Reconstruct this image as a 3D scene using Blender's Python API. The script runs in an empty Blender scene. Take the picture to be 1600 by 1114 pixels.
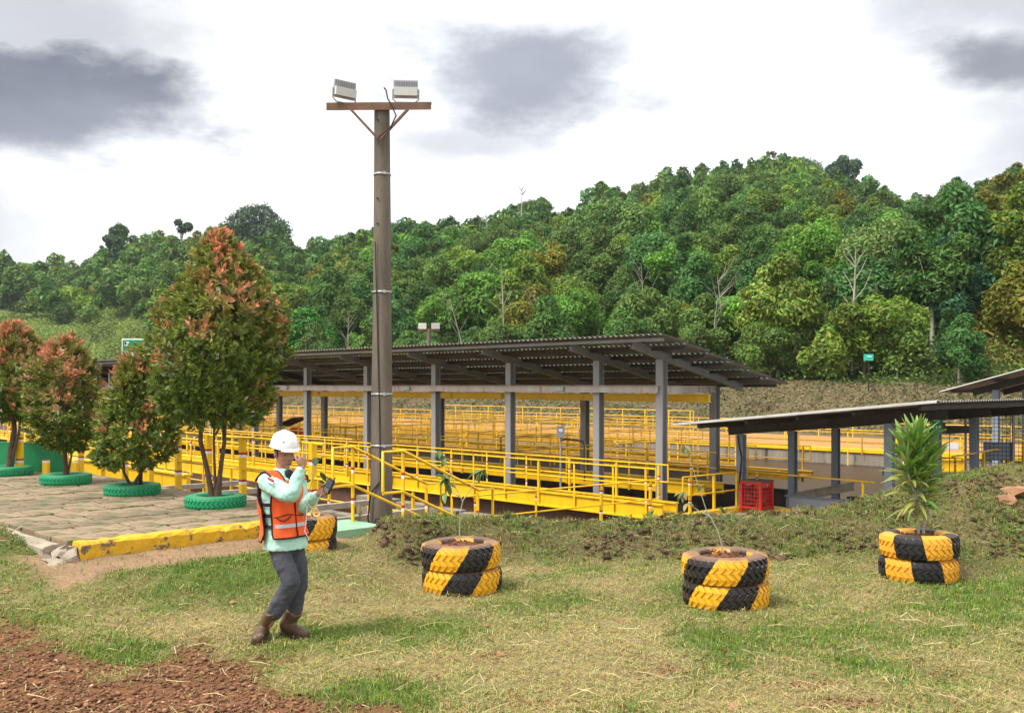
import bpy, bmesh, math, random
import numpy as np
from mathutils import Vector, Matrix
random.seed(7)
rng = np.random.default_rng(7)
S = bpy.context.scene
COL = S.collection

# ------------------------------------------------------------------ camera, world, sun, exposure
F, HC, HZ = 1500.0, 2.1, 602.0           # focal length in picture widths of 1600, eye height, horizon row
cam_d = bpy.data.cameras.new('camera')
cam = bpy.data.objects.new('camera', cam_d); COL.objects.link(cam)
cam.location = (0, 0, HC); cam.rotation_euler = (math.pi / 2, 0, 0)
cam_d.sensor_fit = 'HORIZONTAL'; cam_d.sensor_width = 36.0; cam_d.lens = 36.0 * F / 1600.0
cam_d.shift_y = (HZ - 557.0) / 1600.0
cam_d.clip_start = 0.1; cam_d.clip_end = 6000
S.camera = cam

S.view_settings.view_transform = 'Standard'; S.view_settings.look = 'None'
S.view_settings.gamma = 1.0; S.view_settings.use_curve_mapping = False
S.view_settings.exposure = 1.16

SUN_EL, SUN_AZ = math.radians(56), math.radians(238)     # azimuth clockwise from +Y: behind the viewer, to the left
W = bpy.data.worlds.new('World'); S.world = W; W.use_nodes = True
nt = W.node_tree; nt.nodes.clear()
N = nt.nodes.new; L = nt.links.new
def wmath(op, a, b=None, c=None):
    n = N('ShaderNodeMath'); n.operation = op
    for i, v in enumerate((a, b, c)):
        if v is None: continue
        if isinstance(v, (int, float)): n.inputs[i].default_value = v
        else: L(v, n.inputs[i])
    return n.outputs[0]
tc = N('ShaderNodeTexCoord'); sep = N('ShaderNodeSeparateXYZ'); L(tc.outputs['Generated'], sep.inputs[0])
ysafe = wmath('MAXIMUM', sep.outputs[1], 0.08)
su = wmath('DIVIDE', sep.outputs[0], ysafe); sv = wmath('DIVIDE', sep.outputs[2], ysafe)
nz = N('ShaderNodeTexNoise'); nz.inputs['Scale'].default_value = 5.0; nz.inputs['Detail'].default_value = 9; nz.inputs['Roughness'].default_value = 0.62
mp = N('ShaderNodeMapping'); mp.inputs['Scale'].default_value = (1, 1, 2.2); L(tc.outputs['Generated'], mp.inputs[0]); L(mp.outputs[0], nz.inputs['Vector'])
nz2 = N('ShaderNodeTexNoise'); nz2.inputs['Scale'].default_value = 2.4; nz2.inputs['Detail'].default_value = 5; L(mp.outputs[0], nz2.inputs['Vector'])
nwarp = wmath('SUBTRACT', nz.outputs[0], 0.52)
def cloud(px, py, rx, ry, strength, soft=0.6, warp=2.3):
    du = wmath('DIVIDE', wmath('SUBTRACT', su, (px - 800) / F), rx / F)
    dv = wmath('DIVIDE', wmath('SUBTRACT', sv, (HZ - py) / F), ry / F)
    r = wmath('SQRT', wmath('ADD', wmath('MULTIPLY', du, du), wmath('MULTIPLY', dv, dv)))
    r = wmath('ADD', r, wmath('MULTIPLY', nwarp, warp))
    mr = N('ShaderNodeMapRange'); mr.interpolation_type = 'SMOOTHSTEP'
    L(r, mr.inputs[0]); mr.inputs[1].default_value = 1.0 + soft * .5; mr.inputs[2].default_value = 1.0 - soft
    mr.inputs[3].default_value = 0; mr.inputs[4].default_value = strength
    return mr.outputs[0]
clouds = [cloud(40, 165, 310, 92, .97), cloud(808, 120, 245, 112, .97, .7), cloud(740, 218, 150, 36, .55, .8), cloud(1575, 95, 190, 66, .9, .75), cloud(0, 20, 420, 150, .62, .95), cloud(1640, 190, 190, 190, .56, .95), cloud(1640, 10, 330, 90, .6, .95), cloud(-40, 330, 150, 140, .5, .95),  # the softest ones at the corners put a lens vignette into the sky
          cloud(1120, -14, 130, 20, .5, .8), cloud(20, 60, 230, 90, .3, .9), cloud(-420, 240, 380, 70, .7), cloud(2050, 160, 300, 80, .7), cloud(600, -330, 420, 110, .6)]
m = clouds[0]
for c in clouds[1:]: m = wmath('MAXIMUM', m, c)
inner = N('ShaderNodeMapRange'); L(nz2.outputs[0], inner.inputs[0]); inner.inputs[1].default_value = .3; inner.inputs[2].default_value = .75
inner.inputs[3].default_value = 1.0; inner.inputs[4].default_value = .8
m = wmath('MULTIPLY', m, inner.outputs[0])
front = N('ShaderNodeMapRange'); L(sep.outputs[1], front.inputs[0]); front.inputs[1].default_value = .1; front.inputs[2].default_value = .3
m = wmath('MULTIPLY', m, front.outputs[0])
ramp = N('ShaderNodeMix'); ramp.data_type = 'RGBA'; L(m, ramp.inputs[0])
ramp.inputs[6].default_value = (1.0, 1.0, 1.0, 1); ramp.inputs[7].default_value = (.082, .094, .132, 1)
thin = N('ShaderNodeMix'); thin.data_type = 'RGBA'
tm = N('ShaderNodeMapRange'); L(nz2.outputs[0], tm.inputs[0]); tm.inputs[1].default_value = .42; tm.inputs[2].default_value = .8; tm.inputs[4].default_value = .35
L(tm.outputs[0], thin.inputs[0]); L(ramp.outputs[2], thin.inputs[6]); thin.inputs[7].default_value = (.62, .66, .78, 1)
sky = N('ShaderNodeTexSky'); sky.sky_type = 'NISHITA'; sky.sun_disc = False; sky.sun_elevation = SUN_EL; sky.sun_rotation = SUN_AZ
bg1 = N('ShaderNodeBackground'); L(sky.outputs[0], bg1.inputs[0]); bg1.inputs[1].default_value = 0.1
bg2 = N('ShaderNodeBackground'); L(thin.outputs[2], bg2.inputs[0]); bg2.inputs[1].default_value = 0.66
mx = N('ShaderNodeMixShader'); mx.inputs[0].default_value = 0.94; L(bg1.outputs[0], mx.inputs[1]); L(bg2.outputs[0], mx.inputs[2])
out = N('ShaderNodeOutputWorld'); L(mx.outputs[0], out.inputs[0])

sun_d = bpy.data.lights.new('sun', 'SUN'); sun_d.energy = 2.2; sun_d.angle = math.radians(24); sun_d.color = (1, .95, .86)
sun = bpy.data.objects.new('sun', sun_d); COL.objects.link(sun); sun.location = (-10, -20, 40)
sd = Vector((math.sin(SUN_AZ) * math.cos(SUN_EL), math.cos(SUN_AZ) * math.cos(SUN_EL), math.sin(SUN_EL)))
sun.rotation_euler = (-sd).to_track_quat('-Z', 'Y').to_euler()
S.cycles.max_bounces = 6; S.cycles.diffuse_bounces = 3; S.cycles.glossy_bounces = 2; S.cycles.transmission_bounces = 3

# ------------------------------------------------------------------ helpers
AX, AY = -.695, .719                      # the plant's long axis (back and left)
TH = math.atan2(-.719, .695)              # local x = towards the right front, local y = towards the right back
def plan(p, q, z=0.0):                    # plan coordinates -> world
    return Vector((-AX * p + .719 * q, -AY * p + .695 * q, z))
def gp(px, d, z=None, py=None):
    return Vector(((px - 800) / F * d, d, z if z is not None else HC - (py - HZ) / F * d))

def thing(name, label, cat, loc=(0, 0, 0), rz=0.0, group=None):
    o = bpy.data.objects.new(name, None); COL.objects.link(o); o.empty_display_size = .1
    o.location = loc; o.rotation_euler = (0, 0, rz); o['label'] = label; o['category'] = cat
    if group: o['group'] = group
    return o
def tag(o, label=None, cat=None, group=None, kind=None):
    if label: o['label'] = label
    if cat: o['category'] = cat
    if group: o['group'] = group
    if kind: o['kind'] = kind
    return o
def link(name, me, parent=None, loc=None, rot=None):
    o = bpy.data.objects.new(name, me); COL.objects.link(o)
    if parent is not None: o.parent = parent
    if loc is not None: o.location = loc
    if rot is not None: o.rotation_euler = rot
    return o
def copy_tree(o, parent=None):
    c = o.copy(); COL.objects.link(c)
    if parent is not None: c.parent = parent
    for ch in list(o.children): copy_tree(ch, c)
    return c

class MB:
    def __init__(s): s.v = []; s.f = []; s.m = []; s.sm = []
    def add(s, vs, fs, mi=0, smooth=False):
        k = len(s.v); s.v += [tuple(v) for v in vs]
        for f in fs: s.f.append(tuple(i + k for i in f)); s.m.append(mi); s.sm.append(smooth)
        return s
    def box(s, c, d, rz=0, mi=0, R=None):
        x, y, z = d[0] / 2, d[1] / 2, d[2] / 2
        vs = [Vector(q) for q in ((-x, -y, -z), (x, -y, -z), (x, y, -z), (-x, y, -z), (-x, -y, z), (x, -y, z), (x, y, z), (-x, y, z))]
        if R is None: R = Matrix.Rotation(rz, 3, 'Z')
        vs = [R @ q + Vector(c) for q in vs]
        return s.add(vs, [(0, 3, 2, 1), (4, 5, 6, 7), (0, 1, 5, 4), (1, 2, 6, 5), (2, 3, 7, 6), (3, 0, 4, 7)], mi)
    def beam(s, a, b, w, h, mi=0, up=(0, 0, 1)):
        a, b = Vector(a), Vector(b); t = (b - a); ln = t.length; t.normalize()
        sd = t.cross(Vector(up));
        if sd.length < 1e-4: sd = t.cross(Vector((1, 0, 0)))
        sd.normalize(); u = sd.cross(t)
        R = Matrix((t, sd, u)).transposed()
        return s.box((a + b) / 2, (ln, w, h), mi=mi, R=R)
    def ibeam(s, a, b, w, h, tf=.014, tw=.012, mi=0, up=(0, 0, 1)):
        a, b = Vector(a), Vector(b); t = (b - a).normalized(); sd = t.cross(Vector(up)).normalized(); u = sd.cross(t)
        for q in (1, -1):
            o = u * q * (h / 2 - tf / 2); s.beam(a + o, b + o, w, tf, mi, up)
        return s.beam(a, b, tw, h - 2 * tf, mi, up)
    def tube(s, pts, r, n=8, mi=0, cap=True):
        pts = [Vector(p) for p in pts]; rr = r if isinstance(r, (list, tuple)) else [r] * len(pts)
        rings = []; prev = None
        for i, p in enumerate(pts):
            t = (pts[min(i + 1, len(pts) - 1)] - pts[max(i - 1, 0)]).normalized()
            if prev is None:
                x = t.cross(Vector((0, 0, 1)));
                if x.length < .05: x = t.cross(Vector((0, 1, 0)))
                x.normalize()
            else:
                x = prev - t * prev.dot(t)
                x = x.normalized() if x.length > 1e-5 else t.orthogonal().normalized()
            prev = x; y = t.cross(x)
            rings.append([p + (x * math.cos(k * 2 * math.pi / n) + y * math.sin(k * 2 * math.pi / n)) * rr[i] for k in range(n)])
        return s.loft(rings, mi, cap)
    def loft(s, rings, mi=0, cap=True, closed=True, smooth=True):
        n = len(rings[0]); vs = [v for r in rings for v in r]; fs = []
        for i in range(len(rings) - 1):
            for k in range(n if closed else n - 1):
                k2 = (k + 1) % n; fs.append((i * n + k, i * n + k2, (i + 1) * n + k2, (i + 1) * n + k))
        s.add(vs, fs, mi, smooth)
        if cap and closed:
            s.add(rings[0], [tuple(range(n - 1, -1, -1))], mi); s.add(rings[-1], [tuple(range(n))], mi)
        return s
    def lathe(s, prof, n=24, mi=0, c=(0, 0, 0), cap=False):
        rings = [[Vector((c[0] + r * math.cos(2 * math.pi * k / n), c[1] + r * math.sin(2 * math.pi * k / n), c[2] + z)) for k in range(n)] for r, z in prof]
        return s.loft(rings, mi, cap)
    def sphere(s, c, r, n=10, mi=0, sc=(1, 1, 1)):
        prof = [(max(.001, math.sin(math.pi * i / n)) * r, -math.cos(math.pi * i / n) * r) for i in range(n + 1)]
        rings = [[Vector((c[0] + a * sc[0] * math.cos(2 * math.pi * k / (n * 2)), c[1] + a * sc[1] * math.sin(2 * math.pi * k / (n * 2)), c[2] + z * sc[2])) for k in range(n * 2)] for a, z in prof]
        return s.loft(rings, mi, True)
    def mesh(s, name, mats):
        me = bpy.data.meshes.new(name); me.from_pydata(s.v, [], s.f)
        for mt in (mats if isinstance(mats, (list, tuple)) else [mats]): me.materials.append(mt)
        me.polygons.foreach_set('material_index', s.m); me.polygons.foreach_set('use_smooth', s.sm); me.update()
        return me
    def build(s, name, mats, parent=None, loc=None, rot=None):
        return link(name, s.mesh(name, mats), parent, loc, rot)

def np_mesh(name, V, Fc, mat, col=None, smooth=False):
    V = np.asarray(V, dtype=np.float32); Fc = np.asarray(Fc, dtype=np.int32); m, k = Fc.shape
    me = bpy.data.meshes.new(name); me.vertices.add(len(V)); me.vertices.foreach_set('co', V.ravel())
    me.loops.add(m * k); me.loops.foreach_set('vertex_index', Fc.ravel())
    me.polygons.add(m); me.polygons.foreach_set('loop_start', np.arange(0, m * k, k, dtype=np.int32))
    me.polygons.foreach_set('loop_total', np.full(m, k, dtype=np.int32))
    if smooth: me.polygons.foreach_set('use_smooth', np.ones(m, dtype=bool))
    me.update(calc_edges=True)
    if col is not None:
        at = me.color_attributes.new('Col', 'FLOAT_COLOR', 'POINT')
        c4 = np.ones((len(V), 4), dtype=np.float32); c4[:, :3] = col; at.data.foreach_set('color', c4.ravel())
    if mat is not None: me.materials.append(mat)
    return me

# value noise on arrays
_perm = rng.random((256, 256))
def vnoise(x, y):
    xi = np.floor(x).astype(int); yi = np.floor(y).astype(int); fx = x - xi; fy = y - yi
    fx = fx * fx * (3 - 2 * fx); fy = fy * fy * (3 - 2 * fy)
    a = _perm[xi % 256, yi % 256]; b = _perm[(xi + 1) % 256, yi % 256]; c = _perm[xi % 256, (yi + 1) % 256]; d = _perm[(xi + 1) % 256, (yi + 1) % 256]
    return (a * (1 - fx) + b * fx) * (1 - fy) + (c * (1 - fx) + d * fx) * fy
def fbm(x, y, o=4, g=.5):
    s = 0; a = 1; t = 0
    for i in range(o):
        s = s + a * vnoise(x * 2 ** i + 17.3 * i, y * 2 ** i + 9.1 * i); t += a; a *= g
    return s / t
def sst(t): t = np.clip(t, 0, 1); return t * t * (3 - 2 * t)

# ------------------------------------------------------------------ materials
def M(name, c1, c2=None, scale=6, rough=.7, bump=.15, bscale=60, metal=0.0, spots=None, spec=.4, detail=6, streak=False):
    mt = bpy.data.materials.new(name); mt.use_nodes = True; t = mt.node_tree; b = t.nodes['Principled BSDF']
    b.inputs['Roughness'].default_value = rough; b.inputs['Metallic'].default_value = metal; b.inputs['Specular IOR Level'].default_value = spec
    co = t.nodes.new('ShaderNodeTexCoord'); vec = co.outputs['Object']
    if streak:
        mpn = t.nodes.new('ShaderNodeMapping'); mpn.inputs['Scale'].default_value = (1, 1, .12); t.links.new(vec, mpn.inputs[0]); vec2 = mpn.outputs[0]
    else: vec2 = vec
    c2 = c2 or tuple(x * .75 for x in c1)
    nn = t.nodes.new('ShaderNodeTexNoise'); nn.inputs['Scale'].default_value = scale; nn.inputs['Detail'].default_value = detail; nn.inputs['Roughness'].default_value = .6
    t.links.new(vec2, nn.inputs['Vector'])
    r = t.nodes.new('ShaderNodeMapRange'); t.links.new(nn.outputs[0], r.inputs[0]); r.inputs[1].default_value = .32; r.inputs[2].default_value = .68
    x = t.nodes.new('ShaderNodeMix'); x.data_type = 'RGBA'; t.links.new(r.outputs[0], x.inputs[0])
    x.inputs[6].default_value = (*c1, 1); x.inputs[7].default_value = (*c2, 1); cout = x.outputs[2]
    if spots:
        sc, sscale, thr = spots
        n2 = t.nodes.new('ShaderNodeTexNoise'); n2.inputs['Scale'].default_value = sscale; n2.inputs['Detail'].default_value = 8; n2.inputs['Roughness'].default_value = .65
        t.links.new(vec2, n2.inputs['Vector'])
        r2 = t.nodes.new('ShaderNodeMapRange'); t.links.new(n2.outputs[0], r2.inputs[0]); r2.inputs[1].default_value = thr; r2.inputs[2].default_value = thr + .06
        x2 = t.nodes.new('ShaderNodeMix'); x2.data_type = 'RGBA'; t.links.new(r2.outputs[0], x2.inputs[0]); t.links.new(cout, x2.inputs[6]); x2.inputs[7].default_value = (*sc, 1); cout = x2.outputs[2]
    t.links.new(cout, b.inputs['Base Color'])
    if bump:
        n3 = t.nodes.new('ShaderNodeTexNoise'); n3.inputs['Scale'].default_value = bscale; n3.inputs['Detail'].default_value = 5; t.links.new(vec, n3.inputs['Vector'])
        bp = t.nodes.new('ShaderNodeBump'); bp.inputs['Strength'].default_value = bump; bp.inputs['Distance'].default_value = .02; t.links.new(n3.outputs[0], bp.inputs['Height']); t.links.new(bp.outputs[0], b.inputs['Normal'])
    return mt
def leafmat(name, tint=(1, 1, 1), rough=.55, trans=.25, var=.3, spec=.35):
    mt = bpy.data.materials.new(name); mt.use_nodes = True; t = mt.node_tree; b = t.nodes['Principled BSDF']; o = t.nodes['Material Output']
    at = t.nodes.new('ShaderNodeAttribute'); at.attribute_name = 'Col'
    oi = t.nodes.new('ShaderNodeObjectInfo'); r = t.nodes.new('ShaderNodeMapRange'); t.links.new(oi.outputs['Random'], r.inputs[0]); r.inputs[3].default_value = 1 - var; r.inputs[4].default_value = 1 + var
    x = t.nodes.new('ShaderNodeMix'); x.data_type = 'RGBA'; x.blend_type = 'MULTIPLY'; x.inputs[0].default_value = 1; t.links.new(at.outputs['Color'], x.inputs[6]); x.inputs[7].default_value = (*tint, 1)
    vm = t.nodes.new('ShaderNodeVectorMath'); vm.operation = 'SCALE'; t.links.new(x.outputs[2], vm.inputs[0]); t.links.new(r.outputs[0], vm.inputs['Scale'])
    t.links.new(vm.outputs[0], b.inputs['Base Color']); b.inputs['Roughness'].default_value = rough; b.inputs['Specular IOR Level'].default_value = spec
    if trans:
        tr = t.nodes.new('ShaderNodeBsdfTranslucent'); t.links.new(vm.outputs[0], tr.inputs[0]); ms = t.nodes.new('ShaderNodeMixShader'); ms.inputs[0].default_value = trans
        t.links.new(b.outputs[0], ms.inputs[1]); t.links.new(tr.outputs[0], ms.inputs[2]); t.links.new(ms.outputs[0], o.inputs[0])
    return mt
MAT = {}
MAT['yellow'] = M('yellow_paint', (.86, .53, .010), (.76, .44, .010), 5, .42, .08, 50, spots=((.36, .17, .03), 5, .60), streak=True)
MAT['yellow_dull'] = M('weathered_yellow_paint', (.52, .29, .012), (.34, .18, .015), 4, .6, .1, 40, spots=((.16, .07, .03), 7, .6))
MAT['steel'] = M('grey_steel_paint', (.30, .30, .30), (.23, .225, .22), 3, .5, .06, 40, spots=((.22, .14, .09), 6, .66), streak=True)
MAT['steel_blue'] = M('blue_grey_steel_paint', (.30, .35, .42), (.24, .28, .33), 3, .5, .05, 40)
MAT['steel_dark'] = M('dark_steel', (.075, .068, .06), (.05, .042, .036), 4, .6, .1, 40)
MAT['beam_white'] = M('dusty_white_beam', (.52, .47, .43), (.40, .33, .28), 3, .6, .05, 40, spots=((.30, .17, .1), 5, .6), streak=True)
MAT['roof'] = M('zinc_roof_sheet', (.22, .21, .195), (.14, .13, .115), 1.5, .5, .05, 30)
MAT['roof_light'] = M('pale_zinc_roof_sheet', (.62, .60, .55), (.45, .42, .38), 2, .5, .05, 30, metal=.2)
MAT['concrete'] = M('weathered_concrete', (.30, .26, .20), (.17, .145, .11), 3, .9, .4, 30, spots=((.07, .06, .045), 3, .58), streak=True)
MAT['concrete_pale'] = M('pale_concrete', (.42, .36, .28), (.28, .23, .17), 5, .9, .3, 40, spots=((.2, .15, .1), 8, .6))
MAT['slab'] = M('stone_paving', (.34, .25, .16), (.20, .15, .095), 3.2, .92, .6, 35, spots=((.11, .125, .04), 6, .55))
MAT['slab2'] = M('dark_stone_paving', (.26, .19, .12), (.15, .115, .075), 3.2, .92, .6, 35, spots=((.09, .115, .035), 5, .53))
MAT['mortar'] = M('mossy_soil_joint', (.11, .10, .05), (.16, .12, .07), 6, .95, .5, 30)
MAT['kerb'] = M('chipped_yellow_kerb', (.72, .43, .015), (.56, .32, .02), 7, .8, .5, 30, spots=((.17, .12, .07), 6, .555))
MAT['green_slab'] = M('pale_green_painted_concrete', (.30, .52, .34), (.22, .40, .27), 5, .8, .2, 40, spots=((.3, .25, .18), 7, .64))
MAT['green_paint'] = M('green_paint', (.012, .26, .09), (.01, .2, .07), 4, .5, .05, 40)
MAT['water'] = M('muddy_brown_water', (.055, .028, .014), (.04, .02, .011), .8, .3, .05, 3, spec=.25)
MAT['laterite'] = M('orange_laterite_road', (.48, .245, .075), (.37, .18, .055), .6, .95, .4, 8)
MAT['red'] = M('red_paint', (.62, .02, .02), (.5, .02, .02), 8, .5, .1, 50)
MAT['white'] = M('white_paint', (.8, .8, .8), (.72, .72, .72), 6, .5, .02, 50)
MAT['black'] = M('black_plastic', (.015, .015, .016), (.02, .02, .02), 6, .5, .05, 50)
MAT['grey_box'] = M('grey_painted_box', (.30, .33, .36), (.25, .27, .3), 5, .5, .03, 40)
MAT['pole'] = M('weathered_timber_pole', (.19, .155, .12), (.095, .08, .066), 7, .85, .45, 50, streak=True, spots=((.10, .085, .075), 5, .62))
MAT['bark'] = M('brown_bark', (.13, .085, .055), (.07, .045, .03), 14, .9, .7, 60)
MAT['bark_pale'] = M('pale_bark', (.42, .39, .33), (.25, .23, .18), 6, .9, .4, 40, streak=True)
MAT['soil'] = M('red_soil', (.20, .075, .03), (.11, .04, .02), 20, .95, .8, 40)
MAT['rust'] = M('rusty_steel', (.20, .10, .06), (.11, .07, .05), 6, .8, .2, 40)
MAT['galv'] = M('galvanised_fitting', (.45, .45, .44), (.33, .33, .33), 6, .45, .05, 50, metal=.4)
MAT['lamp_grey'] = M('grey_lamp_casing', (.42, .43, .44), (.36, .37, .38), 4, .5, .03, 40)
MAT['lamp_back'] = M('pale_lamp_cover', (.62, .63, .62), (.55, .56, .55), 4, .5, .03, 40)
MAT['lamp_glass'] = M('dusty_lamp_back', (.30, .29, .34), (.2, .2, .24), 9, .4, .03, 40)
MAT['rock'] = M('orange_brown_rock', (.36, .20, .10), (.22, .12, .065), 6, .95, .6, 25)
MAT['lawn'] = leafmat('grass_blade', (1, 1, 1), .7, .22, 0.0, .2)
MAT['leaf'] = leafmat('leaf', (1, 1, 1), .42, .25, .05, .4)

def bandmat(name, base, bands):
    mt = M(name, *base); t = mt.node_tree; b = t.nodes['Principled BSDF']; src = b.inputs['Base Color'].links[0].from_socket
    co = t.nodes.new('ShaderNodeTexCoord'); sp = t.nodes.new('ShaderNodeSeparateXYZ'); t.links.new(co.outputs['Object'], sp.inputs[0])
    for z0, z1, c in bands:
        g = t.nodes.new('ShaderNodeMath'); g.operation = 'COMPARE'; t.links.new(sp.outputs[2], g.inputs[0]); g.inputs[1].default_value = (z0 + z1) / 2; g.inputs[2].default_value = (z1 - z0) / 2
        x = t.nodes.new('ShaderNodeMix'); x.data_type = 'RGBA'; t.links.new(g.outputs[0], x.inputs[0]); t.links.new(src, x.inputs[6]); x.inputs[7].default_value = (*c, 1); src = x.outputs[2]
    t.links.new(src, b.inputs['Base Color']); return mt
RD, WH = (.42, .015, .012), (.75, .73, .68)
MAT['post'] = bandmat('yellow_post_with_bands', ((.86, .53, .010), (.74, .43, .010), 5, .42), [(.70, .735, RD), (.66, .70, WH), (.30, .335, RD), (.26, .30, WH)])
# ------------------------------------------------------------------ the near ground: lawn, banks, dirt
CPX = [200, 540, 560, 628, 720, 770, 880, 1000, 1100, 1200, 1275, 1340, 1400, 1480, 1530, 1600, 1750, 2400]
CD = [11.4, 11.4, 11.5, 11.4, 11.8, 12.0, 12.3, 12.5, 12.7, 12.9, 13.1, 13.2, 13.3, 13.5, 13.6, 13.8, 14, 14]
CY = [822, 822, 820, 811, 812, 815, 822, 815, 808, 805, 800, 787, 771, 752, 737, 728, 715, 700]
CW = [1.1, 1.1, 1.1, 1.0, .9, 1.1, 1.4, 1.5, 1.7, 1.9, 2.1, 2.4, 2.7, 3.0, 3.2, 3.4, 3.6, 4]
def ground_z(X, Y, detail=True):
    X = np.asarray(X, float); Y = np.asarray(Y, float)
    px = 800 + F * X / np.maximum(Y, .5)
    dc = np.interp(px, CPX, CD); zc = HC - (np.interp(px, CPX, CY) - HZ) / F * dc; wf = np.interp(px, CPX, CW)
    a = AX * X + AY * Y; b = .719 * X + .695 * Y
    zb = .26 * sst((Y - 8.3) / 1.7) * sst((-1.0 - X) / 1.2) + .16 * sst((-5.0 - X) / .9) * sst((Y - 8.8) / 1.5)
    w = sst((px - 550) / 55)
    rise = sst((Y - (dc - wf)) / wf)
    z = zb + (zc - zb) * rise * w
    behind = sst((Y - dc - .15) / 1.9)
    z = z * (1 - w * behind) + (-1.9) * w * behind
    n = (fbm(X * 1.3, Y * 1.3, 3) - .5) * .07 + (fbm(X * 6 + 5, Y * 6, 3) - .5) * .035
    if detail: n = n + (fbm(X * 18, Y * 18, 2) - .5) * .02
    bank = rise * w * (1 - behind)
    n = n * (1 + .6 * bank) + bank * ((fbm(X * 4 + 3, Y * 4 + 8, 3) - .5) * .13 + (fbm(X * 11 + 3, Y * 11 + 8, 2) - .5) * .06)
    z = z + n
    inpl = (a > 10.5) & (b > 3.55) & (b < 7.2)
    z = np.where(inpl, np.minimum(z, .2), z)
    pit = (a > 9.2) & (b > 7.2) & (px < 560); z = np.where(pit, -1.9, z)
    landing = (a > 9.85) & (a < 10.75) & (b > 6.5) & (b < 7.6); z = np.where(landing, np.minimum(z, .26), z)
    far = (a > 14) & (b > 7.2); z = np.where(far, -1.9, z)
    return z
def masks(X, Y):
    """dirt (gravel), lushness of the grass, bare tan soil, bank litter - by place on the ground"""
    pxv = 800 + F * X / np.maximum(Y, .5); pyv = HZ + F * HC / np.maximum(Y, .5)
    n1 = fbm(X * 1.1 + 40, Y * 1.1, 4); n2 = fbm(X * 3.2, Y * 3.2 + 30, 4); n3 = fbm(X * .6 + 9, Y * .6 + 3, 3)
    bound = np.interp(pxv, [-400, 0, 90, 150, 220, 290, 350, 400, 440, 500, 560, 640, 760, 900, 1000, 1100, 1300, 1600], [955, 968, 990, 1028, 1018, 998, 1000, 1035, 1072, 1100, 1118, 1126, 1120, 1112, 1122, 1128, 1122, 1135])
    dirt = sst((pyv - bound + (n2 - .5) * 110 + (n1 - .5) * 60) / 60 + .2)
    def blob(px, py, rx, ry): return np.exp(-(((pxv - px) / rx) ** 2 + ((pyv - py) / ry) ** 2))
    isl = blob(195, 1020, 62, 17); dirt = dirt * (1 - sst(isl * 1.9))
    for (px, py, rx, ry, s) in ((770, 1024, 35, 7, .8), (1035, 1048, 60, 12, .5), (1240, 1070, 70, 10, .7), (850, 1098, 120, 12, .55), (420, 1030, 60, 10, .5), (1330, 1096, 90, 12, .7), (1480, 1050, 50, 9, .3)):
        dirt = np.maximum(dirt, s * sst((blob(px, py, rx, ry) + (n2 - .5) * 1.1) * 1.6 - .35))
    g = .36 + (n1 - .5) * 2.1 + (n2 - .5) * .8
    for (px, py, rx, ry, s) in ((290, 915, 190, 30, .75), (380, 945, 120, 18, .5), (195, 1020, 60, 15, .9), (1120, 1010, 110, 40, .6), (1140, 1052, 90, 22, .55), (950, 935, 150, 22, .35), (510, 1096, 60, 14, .8), (640, 890, 60, 26, .4), (700, 985, 60, 18, .3), (1520, 930, 110, 30, .35), (1560, 980, 90, 40, .2), (610, 1075, 70, 14, .5)):
        g = g + s * blob(px, py, rx, ry)
    for (px, py, rx, ry, s) in ((900, 1050, 130, 50, .5), (740, 1000, 120, 30, .3), (330, 980, 120, 16, .5), (1000, 990, 60, 40, .3), (570, 1010, 90, 40, .35)):
        g = g - s * blob(px, py, rx, ry)
    a = AX * X + AY * Y; b = .719 * X + .695 * Y
    tan = sst((a - 9.55 + (n2 - .5) * .5) / .2) * sst((b - 3.1) / .3) * sst((7.0 - b) / .4) * (a < 11)
    tan = np.maximum(tan, sst((blob(545, 850, 45, 14) - .3) * 3) * .7 * (Y > 9.5))
    dc = np.interp(pxv, CPX, CD); wf = np.interp(pxv, CPX, CW)
    bank = sst((Y - (dc - wf)) / wf * 1.8) * sst((pxv - 560) / 50)
    left = sst((-5.0 - X) / .8) * sst((Y - 8.6) / .8)
    return dirt, np.clip(g, 0, 1), tan, bank, left, n1, n2
def ground_colour(X, Y):
    dirt, g, tan, bank, left, n1, n2 = masks(X, Y)
    def c(*v): return np.array(v)[None, :]
    col = c(.23, .185, .085) * (1 - g[:, None]) + c(.085, .115, .028) * g[:, None]
    bk = np.clip(bank + left * .7, 0, 1)[:, None]
    col = col * (1 - bk * .75) + c(.125, .10, .05) * bk * .75
    col = col * (1 - tan[:, None]) + c(.27, .175, .105) * tan[:, None]
    col = col * (1 - dirt[:, None]) + c(.165, .078, .04) * dirt[:, None]
    return col * (.75 + .5 * n2[:, None])
gx = np.arange(-13, 14.01, .07); gy = np.arange(3.0, 17.02, .07)
GX, GY = np.meshgrid(gx, gy); GZ = ground_z(GX, GY)
nx, ny = len(gx), len(gy)
V = np.stack([GX.ravel(), GY.ravel(), GZ.ravel()], 1)
ii = (np.arange(ny - 1)[:, None] * nx + np.arange(nx - 1)[None, :]).ravel()
Q = np.stack([ii, ii + 1, ii + 1 + nx, ii + nx], 1)
gm = bpy.data.materials.new('lawn_soil'); gm.use_nodes = True; t = gm.node_tree; b = t.nodes['Principled BSDF']; b.inputs['Roughness'].default_value = .95; b.inputs['Specular IOR Level'].default_value = .1
at = t.nodes.new('ShaderNodeAttribute'); at.attribute_name = 'Col'; co = t.nodes.new('ShaderNodeTexCoord')
nn = t.nodes.new('ShaderNodeTexNoise'); nn.inputs['Scale'].default_value = 26; nn.inputs['Detail'].default_value = 9; nn.inputs['Roughness'].default_value = .7; t.links.new(co.outputs['Object'], nn.inputs['Vector'])
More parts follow.
